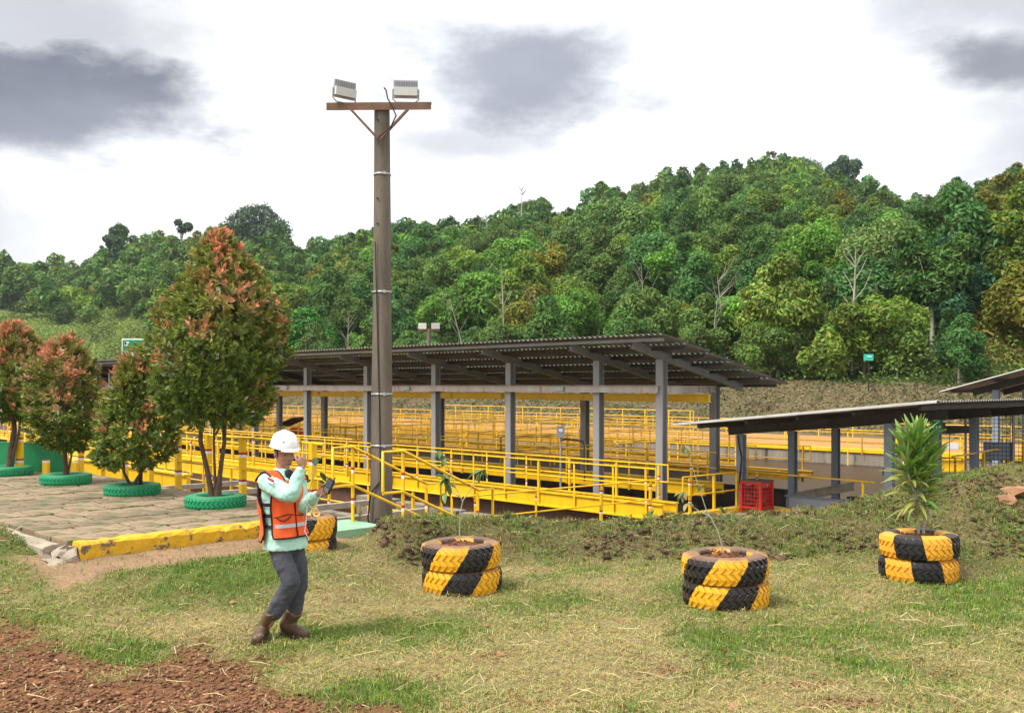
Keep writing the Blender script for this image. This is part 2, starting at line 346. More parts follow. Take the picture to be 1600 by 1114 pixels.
mr = t.nodes.new('ShaderNodeMapRange'); t.links.new(nn.outputs[0], mr.inputs[0]); mr.inputs[1].default_value = .25; mr.inputs[2].default_value = .75; mr.inputs[3].default_value = .55; mr.inputs[4].default_value = 1.5
vm = t.nodes.new('ShaderNodeVectorMath'); vm.operation = 'SCALE'; t.links.new(at.outputs['Color'], vm.inputs[0]); t.links.new(mr.outputs[0], vm.inputs['Scale']); t.links.new(vm.outputs[0], b.inputs['Base Color'])
bp = t.nodes.new('ShaderNodeBump'); bp.inputs['Strength'].default_value = .7; bp.inputs['Distance'].default_value = .03; t.links.new(nn.outputs[0], bp.inputs['Height']); t.links.new(bp.outputs[0], b.inputs['Normal'])
tag(link('ground', np_mesh('ground', V, Q, gm, ground_colour(V[:, 0], V[:, 1]), True)), kind='structure')
# lower sheets that carry the world on to the horizon
mb = MB(); mb.add([(-3000, -3000, -2.3), (3000, -3000, -2.3), (3000, 4000, -2.3), (-3000, 4000, -2.3)], [(0, 1, 2, 3)])
tag(mb.build('terrain', M('distant_earth', (.10, .12, .04), (.14, .11, .05), .05, .95, 0)), kind='structure')
mb = MB()
for x0, x1, y0, y1 in ((-60, 60, -60, 3.05), (-60, -12.95, 3.05, 9), (13.95, 60, 3.05, 17)):
    mb.add([(x0, y0, -.03), (x1, y0, -.03), (x1, y1, -.03), (x0, y1, -.03)], [(0, 1, 2, 3)])
tag(mb.build('field', M('rough_field', (.13, .12, .045), (.2, .15, .07), 1.2, .95, .3, 12)), kind='structure')

def cards_(P, size):
    n = len(P); nrm = rng.normal(size=(n, 3)) * .45; nrm[:, 2] = 1; nrm /= np.linalg.norm(nrm, axis=1)[:, None]
    t = np.cross(nrm, rng.normal(size=(n, 3))); t /= np.linalg.norm(t, axis=1)[:, None]; s = np.cross(nrm, t); sz = size[:, None]
    V = np.stack([P - t * sz, P + s * sz * .5, P + t * sz, P - s * sz * .5], 1).reshape(-1, 3); k = np.arange(n) * 4; return V, np.stack([k, k + 1, k + 2, k + 3], 1)
# grass blades, one object
def scatter(n, y0, y1, px0=-330, px1=1930, pw=1.2):
    u = rng.random(n); e = 1 - pw
    Y = (y0 ** e + u * (y1 ** e - y0 ** e)) ** (1 / e); px = rng.uniform(px0, px1, n)
    return (px - 800) / F * Y, Y
def on_lawn(X, Y):
    a = AX * X + AY * Y; b = .719 * X + .695 * Y
    px = 800 + F * X / Y; dc = np.interp(px, CPX, CD)
    ok = ~((a > 10.45) & (b > 3.6)) & ~((a > 9.9) & (b > 6.6) & (px < 600)) & (Y < dc + .55)
    return ok
X, Y = scatter(550000, 5.6, 14.4)
dirt, g, tan, bank, left, n1, n2 = masks(X, Y)
clump = fbm(X * 9, Y * 9, 2)
keep = on_lawn(X, Y) & (rng.random(len(X)) < (1 - .975 * dirt) * (1 - .93 * tan) * (.45 + .55 * np.maximum(g, bank)) * np.clip(.15 + 1.6 * (clump - .22), 0, 1))
X, Y, g, bank, left, n1, n2 = (q[keep] for q in (X, Y, g, bank, left, n1, n2))
n = len(X); Z = ground_z(X, Y) - .004
ang = rng.uniform(0, 2 * np.pi, n); lean = rng.uniform(.15, 1.25, n); ln = rng.uniform(.017, .048, n) * (1 + .8 * bank) * (.75 + .6 * g)
wd = rng.uniform(.0022, .0042, n) * (1 + .25 * (Y - 6) / 3)
dx, dy = np.cos(ang), np.sin(ang); sx, sy = -dy, dx
straw = rng.random(n) > np.clip(.12 + 1.02 * g - .2 * np.clip(bank + left * .6, 0, 1) + (n2 - .5) * .5, .04, .96)
cg = np.stack([rng.uniform(.10, .22, n), rng.uniform(.17, .30, n), rng.uniform(.022, .06, n)], 1)
cs = np.stack([rng.uniform(.24, .50, n), rng.uniform(.23, .44, n), rng.uniform(.07, .15, n)], 1)
cs = cs * np.where(np.clip(bank + left, 0, 1) > .4, rng.choice([.38, .62, .85], n), 1.0)[:, None]
cc = np.where(straw[:, None], cs, cg) * (.8 + .4 * n1[:, None])
base = np.stack([X, Y, Z], 1); sd_ = np.stack([sx, sy, 0 * sx], 1) * wd[:, None]
h1 = np.stack([dx * np.sin(lean * .5), dy * np.sin(lean * .5), np.cos(lean * .5)], 1) * (ln * .55)[:, None]
h2 = h1 + np.stack([dx * np.sin(lean * 1.25), dy * np.sin(lean * 1.25), np.cos(lean * 1.25)], 1) * (ln * .5)[:, None]
V = np.stack([base - sd_, base + sd_, base + h1 - sd_ * .7, base + h1 + sd_ * .7, base + h2], 1).reshape(-1, 3)
k = np.arange(n) * 5
T = np.concatenate([np.stack([k, k + 1, k + 3], 1), np.stack([k, k + 3, k + 2], 1), np.stack([k + 2, k + 3, k + 4], 1)])
tag(link('grass', np_mesh('grass', V, T, MAT['lawn'], np.repeat(cc, 5, 0))), kind='stuff')
# dry clippings lying on the lawn and the banks
X, Y = scatter(150000, 5.6, 14.3)
dirt, g, tan, bank, left, n1, n2 = masks(X, Y)
keep = on_lawn(X, Y) & (rng.random(len(X)) < (1 - .93 * dirt) * (1 - .9 * tan) * np.clip(1.1 - 1.0 * g + .5 * bank, .1, 1))
X, Y, bank, left = X[keep], Y[keep], bank[keep], left[keep]; n = len(X); Z = ground_z(X, Y) + rng.uniform(.006, .035, n)
ang = rng.uniform(0, 2 * np.pi, n); ln = rng.uniform(.025, .085, n) * (1 + .6 * bank); wd = rng.uniform(.0014, .003, n) * (1 + .2 * (Y - 6) / 3)
d = np.stack([np.cos(ang), np.sin(ang), rng.uniform(-.35, .45, n)], 1) * ln[:, None]; s_ = np.stack([-np.sin(ang), np.cos(ang), 0 * ang], 1) * wd[:, None]
P = np.stack([X, Y, Z], 1); V = np.stack([P - s_, P + s_, P + d], 1).reshape(-1, 3); k = np.arange(n) * 3
cc = np.stack([rng.uniform(.34, .62, n), rng.uniform(.29, .52, n), rng.uniform(.11, .22, n)], 1)
bl = np.clip(bank + left, 0, 1)[:, None]
cc = cc * (1 - bl) + cc * np.where(rng.random((n, 1)) < .4, .9, .42) * bl
tag(link('dry_straw', np_mesh('dry_straw', V, np.stack([k, k + 1, k + 2], 1), MAT['lawn'], np.repeat(cc, 3, 0))), kind='stuff')
# longer pale stalks and a few fallen leaves
X, Y = scatter(2600, 5.9, 13.2); dirt, g, tan, bank, left, n1, n2 = masks(X, Y); keep = on_lawn(X, Y) & (rng.random(len(X)) < .25 + .75 * np.clip(bank + left, 0, 1)); X, Y = X[keep], Y[keep]; n = len(X)
ang = rng.uniform(0, 2 * np.pi, n); ln = rng.uniform(.09, .26, n); P = np.stack([X, Y, ground_z(X, Y) + rng.uniform(.015, .05, n)], 1)
d1 = np.stack([np.cos(ang), np.sin(ang), rng.uniform(-.05, .35, n)], 1) * ln[:, None] * .55; d2 = d1 + np.stack([np.cos(ang + .35), np.sin(ang + .35), rng.uniform(-.5, .1, n)], 1) * ln[:, None] * .5
s_ = np.stack([-np.sin(ang), np.cos(ang), .4 + 0 * ang], 1) * .0026
V = np.stack([P - s_, P + s_, P + d1 - s_, P + d1 + s_, P + d2], 1).reshape(-1, 3); k = np.arange(n) * 5
T = np.concatenate([np.stack([k, k + 1, k + 3], 1), np.stack([k, k + 3, k + 2], 1), np.stack([k + 2, k + 3, k + 4], 1)])
tag(link('dry_stalks', np_mesh('dry_stalks', V, T, MAT['lawn'], np.repeat(np.array([[.62, .52, .27]]) * rng.uniform(.6, 1.25, (n, 1)), 5, 0))), kind='stuff')
X, Y = scatter(900, 5.9, 13); keep = on_lawn(X, Y); X, Y = X[keep], Y[keep]; n = len(X)
V, Q = cards_(np.stack([X, Y, ground_z(X, Y) + .02], 1), rng.uniform(.012, .034, n)); cc = np.array([[.24, .11, .05]]) * rng.uniform(.4, 1.7, (n, 1))
tag(link('fallen_leaves', np_mesh('fallen_leaves', V, Q, MAT['lawn'], np.repeat(cc, 4, 0))), kind='stuff')
# broad weeds on the banks
X, Y = scatter(66000, 8.8, 14.2)
dirt, g, tan, bank, left, n1, n2 = masks(X, Y)
keep = on_lawn(X, Y) & (rng.random(len(X)) < np.clip(bank + left, 0, 1) * np.clip((fbm(X * 2.5, Y * 2.5 + 4, 3) - .42) * 6, 0, 1) * (1 - tan))
X, Y = X[keep], Y[keep]; n = len(X); P = np.stack([X, Y, ground_z(X, Y) + rng.uniform(.01, .07, n)], 1)
def cards(P, size, up=.5, col=None, asp=.5):
    n = len(P); nrm = rng.normal(size=(n, 3)); nrm[:, 2] = np.abs(nrm[:, 2]) + up; nrm /= np.linalg.norm(nrm, axis=1)[:, None]
    t = np.cross(nrm, rng.normal(size=(n, 3))); t /= np.linalg.norm(t, axis=1)[:, None]; s = np.cross(nrm, t)
    sz = np.asarray(size)[:, None] if np.ndim(size) else size
    V = np.stack([P - t * sz, P + s * sz * asp, P + t * sz, P - s * sz * asp], 1).reshape(-1, 3)
    k = np.arange(n) * 4; return V, np.stack([k, k + 1, k + 2, k + 3], 1)
V, Q = cards(P, rng.uniform(.012, .028, n), .8)
cc = np.stack([rng.uniform(.06, .14, n), rng.uniform(.13, .23, n), rng.uniform(.02, .05, n)], 1)
tag(link('weeds', np_mesh('weeds', V, Q, MAT['lawn'], np.repeat(cc, 4, 0))), kind='stuff')

# gravel and clods
def pebbles(name, X, Y, r, cols, mat, sink=.3):
    n = len(X); base = np.array([(1, 0, 0), (.3, .95, .1), (-.8, .5, -.1), (-.7, -.7, .1), (.4, -.9, 0), (.1, .1, .75), (0, 0, -.7)])
    tri = np.array([(0, 1, 5), (1, 2, 5), (2, 3, 5), (3, 4, 5), (4, 0, 5), (1, 0, 6), (2, 1, 6), (3, 2, 6), (4, 3, 6), (0, 4, 6)])
    B = base[None] * (1 + rng.uniform(-.35, .35, (n, 7, 1))) * (r[:, None, None]) * np.stack([np.ones(n), rng.uniform(.55, 1, n), rng.uniform(.35, .8, n)], 1)[:, None, :]
    a = rng.uniform(0, 6.28, n); ca, sa = np.cos(a)[:, None], np.sin(a)[:, None]; tl = rng.uniform(-.5, .5, n)[:, None]
    x, y, z = B[..., 0], B[..., 1], B[..., 2]; z2 = z + x * tl; xr, yr = x * ca - y * sa, x * sa + y * ca
    V = np.stack([xr + X[:, None], yr + Y[:, None], z2 + (ground_z(X, Y) + r * sink)[:, None]], 2).reshape(-1, 3)
    T = (np.arange(n)[:, None, None] * 7 + tri[None]).reshape(-1, 3)
    return tag(link(name, np_mesh(name, V, T, mat, np.repeat(cols, 7, 0))), kind='stuff')
pm = leafmat('stone_chip', (1, 1, 1), .9, 0, 0, .15)
X, Y = scatter(56000, 5.6, 9.5, -330, 1760)
dirt, g, tan, bank, left, n1, n2 = masks(X, Y)
keep = on_lawn(X, Y) & (rng.random(len(X)) < np.clip(dirt, 0, 1) ** 1.3); X, Y = X[keep], Y[keep]; n = len(X)
tone = rng.uniform(.55, 1.6, n)[:, None]
cols = np.where(rng.random((n, 1)) < .06, np.array([[.42, .24, .14]]), np.array([[.20, .10, .055]])) * tone
pebbles('gravel', X, Y, np.minimum(rng.lognormal(math.log(.0098), .5, n), .032), cols, pm)
X, Y = scatter(14000, 9.5, 13.4, 560, 1900, 1.05)
dirt, g, tan, bank, left, n1, n2 = masks(X, Y)
keep = on_lawn(X, Y) & (bank > .35) & (rng.random(len(X)) < np.clip((fbm(X * 1.7 + 2, Y * 1.7, 3) - .44) * 7 + .9 * np.exp(-((800 + F * X / Y - 930) / 130) ** 2), .03, 1)); X, Y = X[keep], Y[keep]; n = len(X)
pebbles('soil_clods', X, Y, np.minimum(rng.lognormal(math.log(.02), .6, n), .075), np.array([[.10, .062, .042]]) * rng.uniform(.5, 1.5, n)[:, None], pm)
# ------------------------------------------------------------------ paved platform, kerb, landing
PTHING = lambda name, label, cat, p, q, z=0, group=None: thing(name, label, cat, plan(p, q, z), TH, group)
def pbuild(mb, name, mats, p=0, q=0, z=0, parent=None):
    o = mb.build(name, mats, parent)
    if parent is None: o.location = plan(p, q, z); o.rotation_euler = (0, 0, TH)
    return o
mb = MB(); mb.box((-26 / 2 - 0, 0, -.1), (26, 3.36, .42))        # joints and bed under the slabs, top at z .37
pav = pbuild(mb, 'pavement', MAT['mortar'], -10.72, 5.38, .245); tag(pav, kind='structure')
slab_cache = {}
def slab_mesh(w, d, k):
    key = (w, d, k)
    if key not in slab_cache:
        r = random.Random(k * 100 + int(w * 100)); b_ = MB(); c = []
        for sx, sy in ((-1, -1), (1, -1), (1, 1), (-1, 1)): c.append((sx * (w / 2 - r.uniform(0, .018)), sy * (d / 2 - r.uniform(0, .018))))
        lo = [(x, y, -.05) for x, y in c]; hi = [(x, y, .012) for x, y in c]; tp = [(x * .965, y * .965, .02 + r.uniform(-.003, .003)) for x, y in c]
        b_.add(lo + hi + tp, [(0, 1, 5, 4), (1, 2, 6, 5), (2, 3, 7, 6), (3, 0, 4, 7), (4, 5, 9, 8), (5, 6, 10, 9), (6, 7, 11, 10), (7, 4, 8, 11), (8, 9, 10, 11)])
        slab_cache[key] = b_.mesh('paving_slab', MAT['slab'] if r.random() < .6 else MAT['slab2'])
    return slab_cache[key]
p = -10.85; cnt = 0
while p > -31 and cnt < 295:
    dp = random.choice((.42, .5, .58)); q = 3.74 + random.uniform(0, .02); off = random.random()
    while q < 6.95 and cnt < 295:
        dq = random.choice((.45, .55, .7)) if q < 6.3 else 7.02 - q
        dq = min(dq, 7.02 - q)
        if dq < .12: break
        dq = round(dq, 2)
        o = link('paving_slab', slab_mesh(round(dp - .015, 3), round(dq - .02, 3), random.randint(0, 2)), pav)
        o.location = (p - dp / 2 + 10.72, q + dq / 2 - 5.38, .125 + random.uniform(-.006, .008) + fbm(np.array([p * .5]), np.array([q * .5]), 2)[0] * .02)
        o.rotation_euler = (random.uniform(-.012, .012), random.uniform(-.012, .012), random.uniform(-.02, .02)); cnt += 1
        q += dq
    p -= dp
# kerb of the platform: painted yellow, chipped, with a broken end
def rough_bar(x0, x1, w, h, nseg, amp, seed, chip=0.0):
    r = random.Random(seed); rings = []
    for i in range(nseg + 1):
        x = x0 + (x1 - x0) * i / nseg; e = lambda s=1: r.uniform(-amp, amp) * s
        c = chip if r.random() < .18 else 0
        rings.append([(x, -w / 2 + e(.6), -h / 2), (x + e(), -w / 2 + e(.6), 0 + e()), (x, -w / 2 + e(.5), h / 2 - .03 + e() - c), (x, -w / 2 + .03 + e() + c, h / 2 + e(.6) - c * .5),
                      (x, 0 + e(), h / 2 + e(.5)), (x, w / 2 - .02, h / 2 + e(.6)), (x, w / 2, h / 2 - .03), (x, w / 2, -h / 2)])
    return MB().loft(rings, 0, True, True, False)
k1 = PTHING('kerb', 'long chipped yellow kerb along the front edge of the stone paved platform', 'kerb', -10.6, 3.6, .31)
b_ = rough_bar(.18, 3.15, .24, .24, 34, .011, 3, .03); o = b_.build('painted_stretch', MAT['kerb'], k1, rot=(0, 0, math.pi / 2))
b_ = MB(); b_.sphere((0, 0, 0), .14, 5, 0, (1.2, 1.1, .8)); b_.sphere((.1, -.12, -.05), .1, 4, 0, (1.2, 1, .7)); b_.sphere((-.12, -.08, -.03), .11, 4, 0, (1, 1, .7))
me = b_.mesh('broken_end', MAT['concrete_pale'])
for v in me.vertices: v.co += Vector((random.uniform(-.03, .03), random.uniform(-.03, .03), random.uniform(-.03, .03)))
for pl in me.polygons: pl.use_smooth = False
link('broken_end', me, k1, (0.02, .06, -.03))
b_ = rough_bar(0, 8.5, .2, .2, 30, .02, 5, .02); o = pbuild(b_, 'low_edging', MAT['concrete_pale'], -10.85, 3.62, .28); o.rotation_euler[2] = TH + math.pi
tag(o, 'crumbling grey edging along the left side of the paved platform', 'edging')
mb = MB(); mb.box((0, 0, 0), (.8, .75, .12)); ld = pbuild(mb, 'landing_slab', MAT['green_slab'], -10.3, 6.93, .262); tag(ld, 'pale green painted concrete slab at the top of the stairs by the pole', 'slab')

# ------------------------------------------------------------------ railings
post_cache = {}
def post_mesh(h, mat):
    key = (round(h, 2), mat.name)
    if key not in post_cache:
        b_ = MB(); w, t_ = .05, .007
        for (x0, x1, y0, y1) in ((-w / 2, w / 2, -w / 2, -w / 2 + t_), (-w / 2, -w / 2 + t_, -w / 2 + t_, w / 2)):
            lo = [(x0, y0, 0), (x1, y0, 0), (x1, y1, 0), (x0, y1, 0)]
            hi = [(x, y, h + (-.05 if x > 0 or y > 0 else 0)) for x, y, _ in lo]
            b_.add(lo + hi, [(0, 3, 2, 1), (4, 5, 6, 7), (0, 1, 5, 4), (1, 2, 6, 5), (2, 3, 7, 6), (3, 0, 4, 7)])
        post_cache[key] = b_.mesh('post', mat)
    return post_cache[key]
def box_post_mesh(h, mat, w=.085):
    key = ('b', round(h, 2), mat.name, w)
    if key not in post_cache: post_cache[key] = MB().box((0, 0, h / 2), (w, w, h)).mesh('post', mat)
    return post_cache[key]
def railing(label, pts, z, h, spacing, rails=(1.0, .52), r=.017, mat=None, pmat=None, group=None, box=False, drop=0.0, loops=(), cat='railing', post_h=None, inset=0.25):
    """pts: plan corners; rails at shares of h; posts every spacing"""
    mat = mat or MAT['yellow']; pmat = pmat or MAT['post']
    p0 = pts[0]; T = PTHING('railing', label, cat, p0[0], p0[1], z, group)
    loc = [Vector((a - p0[0], b - p0[1], 0)) for a, b in pts]
    for s in rails:
        rl = [v + Vector((0, 0, h * s)) for v in loc]
        MB().tube(rl, r, 7).build('rail', mat, T)
    for e in loops:                                      # closed ends: the top rail bends down to the middle rail
        v = loc[e]; MB().tube([v + Vector((0, 0, h * rails[0])), v + Vector((0, 0, h * rails[1]))], r, 7).build('end_bar', mat, T)
    for i in range(len(loc) - 1):
        d = loc[i + 1] - loc[i]; n = max(1, round(d.length / spacing))
        for k in range(n if i < len(loc) - 2 else n + 1):
            t = k / n; t = max(t, inset / d.length) if k == 0 else min(t, 1 - inset / d.length) if k == n else t
            pos = loc[i] + d * t
            me = (box_post_mesh if box else post_mesh)(round((post_h or h) + drop, 2), pmat)
            me = me if (box or random.random() < .55) else post_mesh(round((post_h or h) + drop, 2), mat)
            link('post', me, T, pos + Vector((0, 0, -drop)), (random.uniform(-.012, .012), random.uniform(-.012, .012), random.choice((0, math.pi / 2)) if not box else 0))
    return T
# platform railing (box posts with bands), lower railing round the tanks
railing('yellow railing of square banded posts along the paved platform behind the tyre planters', [(-10.9, 7.05), (-26, 7.05)], .37, .96, 1.08, rails=(.985, .5), box=True)
railing('low yellow railing between the stair and the front walkway, turning the corner over the pit', [(-34, 11.2), (-12.85, 11.2)], -.72, .84, 1.45, drop=.3, rails=(1, .5))
railing('yellow railing across the near end of the tanks behind the grass bank', [(-12.85, 11.25), (-12.38, 16.25)], -.72, .84, 1.75, loops=(1,))
railing('yellow railing left of the red cage, ending in a closed loop', [(-12.3, 17.0), (-12.2, 19.2)], -.72, .84, 1.1, loops=(0,))
railing('single yellow rail right of the red cage ending at a grey column', [(-12.1, 19.25), (-8.95, 18.95)], -.72, .84, 3.0, rails=(1.0,))
# stair with two sloping handrails
st = PTHING('stair', 'short yellow railed stair going down from the green slab beside the pole', 'stairs', -10.44, 7.2, .3)
for i in range(4): MB().box((.53, .16 + .3 * i, -.1 - .145 * i), (.96, .3, .06)).build('tread', MAT['concrete_pale'], st)
MB().box((.53, 2.0, -.66), (1.0, 1.5, .06)).build('bottom_landing', MAT['yellow_dull'], st)
for x in (0, 1.07):
    for (z0) in (1.0, .5):
        pts = [(x, -.3, z0 + .0), (x, 0, z0), (x, 1.25, z0 - .575), (x, 1.5, z0 - .575)]
        if z0 == 1.0: pts = [(x, -.3, .52)] + pts + [(x, 1.5, -.075)]
        MB().tube(pts, .019, 8).build('handrail', MAT['yellow'], st)
    link('post', post_mesh(1.0, MAT['post']), st, (x, .02, 0)); link('post', post_mesh(.98, MAT['post']), st, (x, 1.25, -.575))
    link('post', post_mesh(1.35, MAT['post']), st, (x, 1.5, -1.35))
    MB().beam((x, -.05, -.15), (x, 1.35, -.75), .05, .2).build('stringer', MAT['yellow'], st)

# ------------------------------------------------------------------ settling tanks: floor, water, walls
mb = MB(); mb.add([(-120, -3, 0), (9, -3, 0), (9, 34.2, 0), (-120, 34.2, 0)], [(0, 1, 2, 3)])
tag(pbuild(mb, 'water', MAT['water'], 0, 8, -1.55), kind='structure')
def wall(label, p0, p1, q0, q1, z0, z1, mat='concrete', name='tank_wall', cat='wall'):
    mb = MB(); mb.box((0, 0, (z0 + z1) / 2), (abs(p1 - p0), abs(q1 - q0), z1 - z0)); o = pbuild(mb, name, MAT[mat], (p0 + p1) / 2, (q0 + q1) / 2, 0)
    return tag(o, label, cat)
wall('grey concrete wall under the platform railing', -32, -10.7, 7.1, 7.35, -2, .2, 'concrete')
for i, (a_, b_) in enumerate(((-18.4, -17.1), (-16.9, -15.95), (-15.75, -14.9), (-14.75, -14.0))):
    wall('block of stained concrete tank wall below the stair rails, %s' % ('farthest left of the row', 'second from the left in the row', 'third from the left in the row', 'rightmost in the row')[i], a_, b_, 12.8, 13.1, -2, -.43 - .02 * i, 'concrete')
for i, (a_, b_, z1) in enumerate(((-20.5, -17.2, -.45), (-17.0, -14.6, -.47), (-14.4, -12.9, -.55))):
    wall('long stained concrete wall directly under the lower yellow railing, %s' % ('far section', 'middle section', 'near section')[i], a_, b_, 10.85, 11.1, -2, z1, 'concrete')
for i, q_ in enumerate((8.6, 9.7)):
    w_ = wall('flat concrete channel beam beside the pole foot, %s' % ('nearer the platform', 'farther from the platform')[i], -24, -11.4, q_, q_ + .16, -2, -.2 - .22 * i, 'concrete_pale', 'channel_wall')
for i, p_ in enumerate((-13.3, -14.9, -16.5, -18.1, -19.7)):
    mb = MB(); mb.box((0, 0, 0), (.12, 3.3, .1)); o = pbuild(mb, 'cross_beam', MAT['concrete_pale'], p_, 9.1, -.12 + .01 * i)
    tag(o, 'pale concrete beam across the channel by the paving, %s from the pole' % ('first', 'second', 'third', 'fourth', 'fifth')[i], 'beam')
wall('dark brown wall under the front yellow girder', -60, -12.35, 16.75, 16.9, -2, -.85, 'rust', 'girder_wall')
wall('dark wall at the near end of the tanks', -12.3, -12.05, 11.3, 19.3, -2, -.86, 'rust', 'end_wall')
def kbar(label, p0, q0, p1, q1, z, w=.22, h=.2, mat='yellow'):
    a_, b_ = Vector((0, 0, 0)), Vector((p1 - p0, q1 - q0, 0)); mb = MB(); mb.beam(a_, b_, w, h); o = pbuild(mb, 'kerb', MAT[mat], p0, q0, z)
    return tag(o, label, 'kerb')
kbar('short yellow kerb at the pit edge under the front girder end', -12.35, 14.6, -12.2, 16.55, -.76)
kbar('yellow kerb left of the red cage at the edge of the concrete slab', -12.25, 17.05, -12.15, 19.3, -.76)
kbar('yellow kerb running right from the red cage to the grass bank', -11.95, 19.5, -9.2, 19.35, -.76)
mb = MB(); mb.box((0, 0, 0), (3.2, 3.4, .3)); o = pbuild(mb, 'concrete_slab', MAT['concrete_pale'], -10.45, 17.6, -.92); tag(o, 'flat pale concrete slab in front of the red cage', 'slab')
# the slab's ground behind the bank on the right
mb = MB(); mb.box((0, 0, -.5), (14, 9, 1)); o = pbuild(mb, 'yard', MAT['mortar'], -1.8, 15.0, -1.0); tag(o, kind='structure')

MAT['deck'] = M('steel_grating_deck', (.30, .19, .03), (.16, .11, .04), 4, .7, .3, 60)
# ------------------------------------------------------------------ girder walkways
def walkway(label, p0, p1, q0, q1, zt, h=.35, deck='deck', open_end=False, name='walkway'):
    T = PTHING(name, label, 'walkway', p1, q0, zt); n = p1 - p0
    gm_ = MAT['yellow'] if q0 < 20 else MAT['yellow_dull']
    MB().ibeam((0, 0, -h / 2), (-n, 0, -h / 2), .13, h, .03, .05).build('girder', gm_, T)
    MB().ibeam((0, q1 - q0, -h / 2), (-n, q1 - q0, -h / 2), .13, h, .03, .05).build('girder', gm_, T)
    MB().box((-n / 2, (q1 - q0) / 2, -h * .62), (n, q1 - q0 - .15, .03)).build('deck', MAT[deck], T)
    b_ = MB()
    for k in range(int(n / 2.0)): b_.box((-1 - 2.0 * k, (q1 - q0) / 2, -h * .5), (.08, q1 - q0 - .16, .1))
    b_.build('cross_member', MAT['yellow_dull'], T)
    return T
MAT['pit'] = M('shade_dark_concrete', (.045, .032, .022), (.022, .016, .012), 2.5, .8, .3, 20, streak=True)  # near black tone stands in for the shade under the walkways
for q_, p1_, lab in ((16.95, -13.2, 'front yellow walkway'), (19.85, -13.9, 'walkway under the long shed'), (24.15, -14, 'third walkway'), (28.4, -19, 'yellow deck between the ponds')):
    wall('added wall painted shade dark under the ' + lab, -58, p1_, q_, q_ + .2, -2, -.82, 'pit', 'walkway_shade_wall')  # added walls, coloured dark so the gaps read as shade
walkway('front yellow girder walkway with a sloping end beside the grass bank', -60, -12.45, 16.5, 17.0, -.43)
walkway('yellow girder walkway running under the long shed roof', -60, -13.6, 19.7, 20.5, -.33, .27)
walkway('third yellow girder walkway, just behind the rear columns of the long shed', -64, -13.5, 24.0, 24.8, -.30, .2)
walkway('yellow deck walkway between the ponds in mid distance', -70, -18, 28.2, 28.7, -.4, .18)
walkway('short broad yellow deck ending over the far pond', -80, -29, 34.6, 36.2, -.43, .3, 'yellow')
railing('near handrail of the front yellow girder walkway', [(-58, 16.45), (-12.6, 16.45)], -.43, .74, 1.15, drop=.25, loops=(1,))
railing('far handrail of the front yellow girder walkway beside the grey columns', [(-58, 17.08), (-12.75, 17.08)], -.43, .78, 1.45, drop=.2, loops=(1,))
railing('near handrail of the walkway under the long shed roof', [(-58, 19.65), (-13.7, 19.65)], -.43, .8, 2.2, drop=.2, pmat=MAT['post'])
railing('far handrail of the walkway under the long shed roof', [(-58, 20.65), (-13.9, 20.65)], -.43, .82, 2.2, drop=.2)
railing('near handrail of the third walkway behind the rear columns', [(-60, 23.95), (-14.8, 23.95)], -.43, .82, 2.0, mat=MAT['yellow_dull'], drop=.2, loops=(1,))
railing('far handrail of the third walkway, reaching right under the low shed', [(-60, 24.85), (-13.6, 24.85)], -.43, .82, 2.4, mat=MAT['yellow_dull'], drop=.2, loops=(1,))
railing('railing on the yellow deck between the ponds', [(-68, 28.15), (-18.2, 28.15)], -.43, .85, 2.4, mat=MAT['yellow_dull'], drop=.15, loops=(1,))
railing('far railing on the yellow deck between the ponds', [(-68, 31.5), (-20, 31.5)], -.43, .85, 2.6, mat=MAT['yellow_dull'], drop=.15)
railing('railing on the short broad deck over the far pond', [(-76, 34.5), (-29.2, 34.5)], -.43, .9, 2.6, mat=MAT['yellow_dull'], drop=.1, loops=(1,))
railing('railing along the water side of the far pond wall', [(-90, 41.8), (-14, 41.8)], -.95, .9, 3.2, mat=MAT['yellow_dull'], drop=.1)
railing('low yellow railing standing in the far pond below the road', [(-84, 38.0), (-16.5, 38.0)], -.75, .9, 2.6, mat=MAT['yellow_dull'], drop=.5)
railing('yellow railing at the near edge of the orange road', [(-96, 43.2), (-8, 43.2)], -1.0, .85, 2.8, rails=(1.0, .5))
for i, (p_, q0_, q1_, where) in enumerate(((-21.5, 20.8, 31, 'nearest the shed end'), (-31, 20.8, 40.5, 'second from the shed end'), (-42.5, 20.8, 40.5, 'farthest from the shed end'))):
    railing('yellow cross railing over the ponds, ' + where, [(p_, q0_), (p_, q1_)], -.4, .86, 2.3, mat=MAT['yellow_dull'], drop=.2, loops=(0, 1))
    railing('second rail of the cross walkway over the ponds, ' + where, [(p_ - .8, q0_), (p_ - .8, q1_)], -.4, .86, 2.3, mat=MAT['yellow_dull'], drop=.2)
# yellow plates and a second stair rail at the left end
for i, (p0, p1, q_, z0, z1, lab) in enumerate(((-33, -20, 9.5, -.35, .12, 'yellow plate girder behind the second tyre planter'), (-30, -22, 7.9, .05, .4, 'low yellow parapet beside the green wall'))):
    mb = MB(); mb.box((0, 0, 0), (p1 - p0, .1, z1 - z0)); mb.box((0, 0, (z1 - z0) / 2 + .02), (p1 - p0, .2, .035)); o = pbuild(mb, 'plate_girder', MAT['yellow'], (p0 + p1) / 2, q_, (z0 + z1) / 2); tag(o, lab, 'girder')
railing('yellow railing on the plate girder behind the left trees', [(-33, 9.6), (-17.5, 9.6)], .12, .8, 1.3)
railing('yellow railing at the far left beyond the green wall', [(-36, 13.8), (-20, 13.8)], -.2, .95, 1.2)
walkway('yellow cross walkway at the left behind the leafy trees', -42, -22, 14.1, 15.1, -.3, .4, 'yellow')
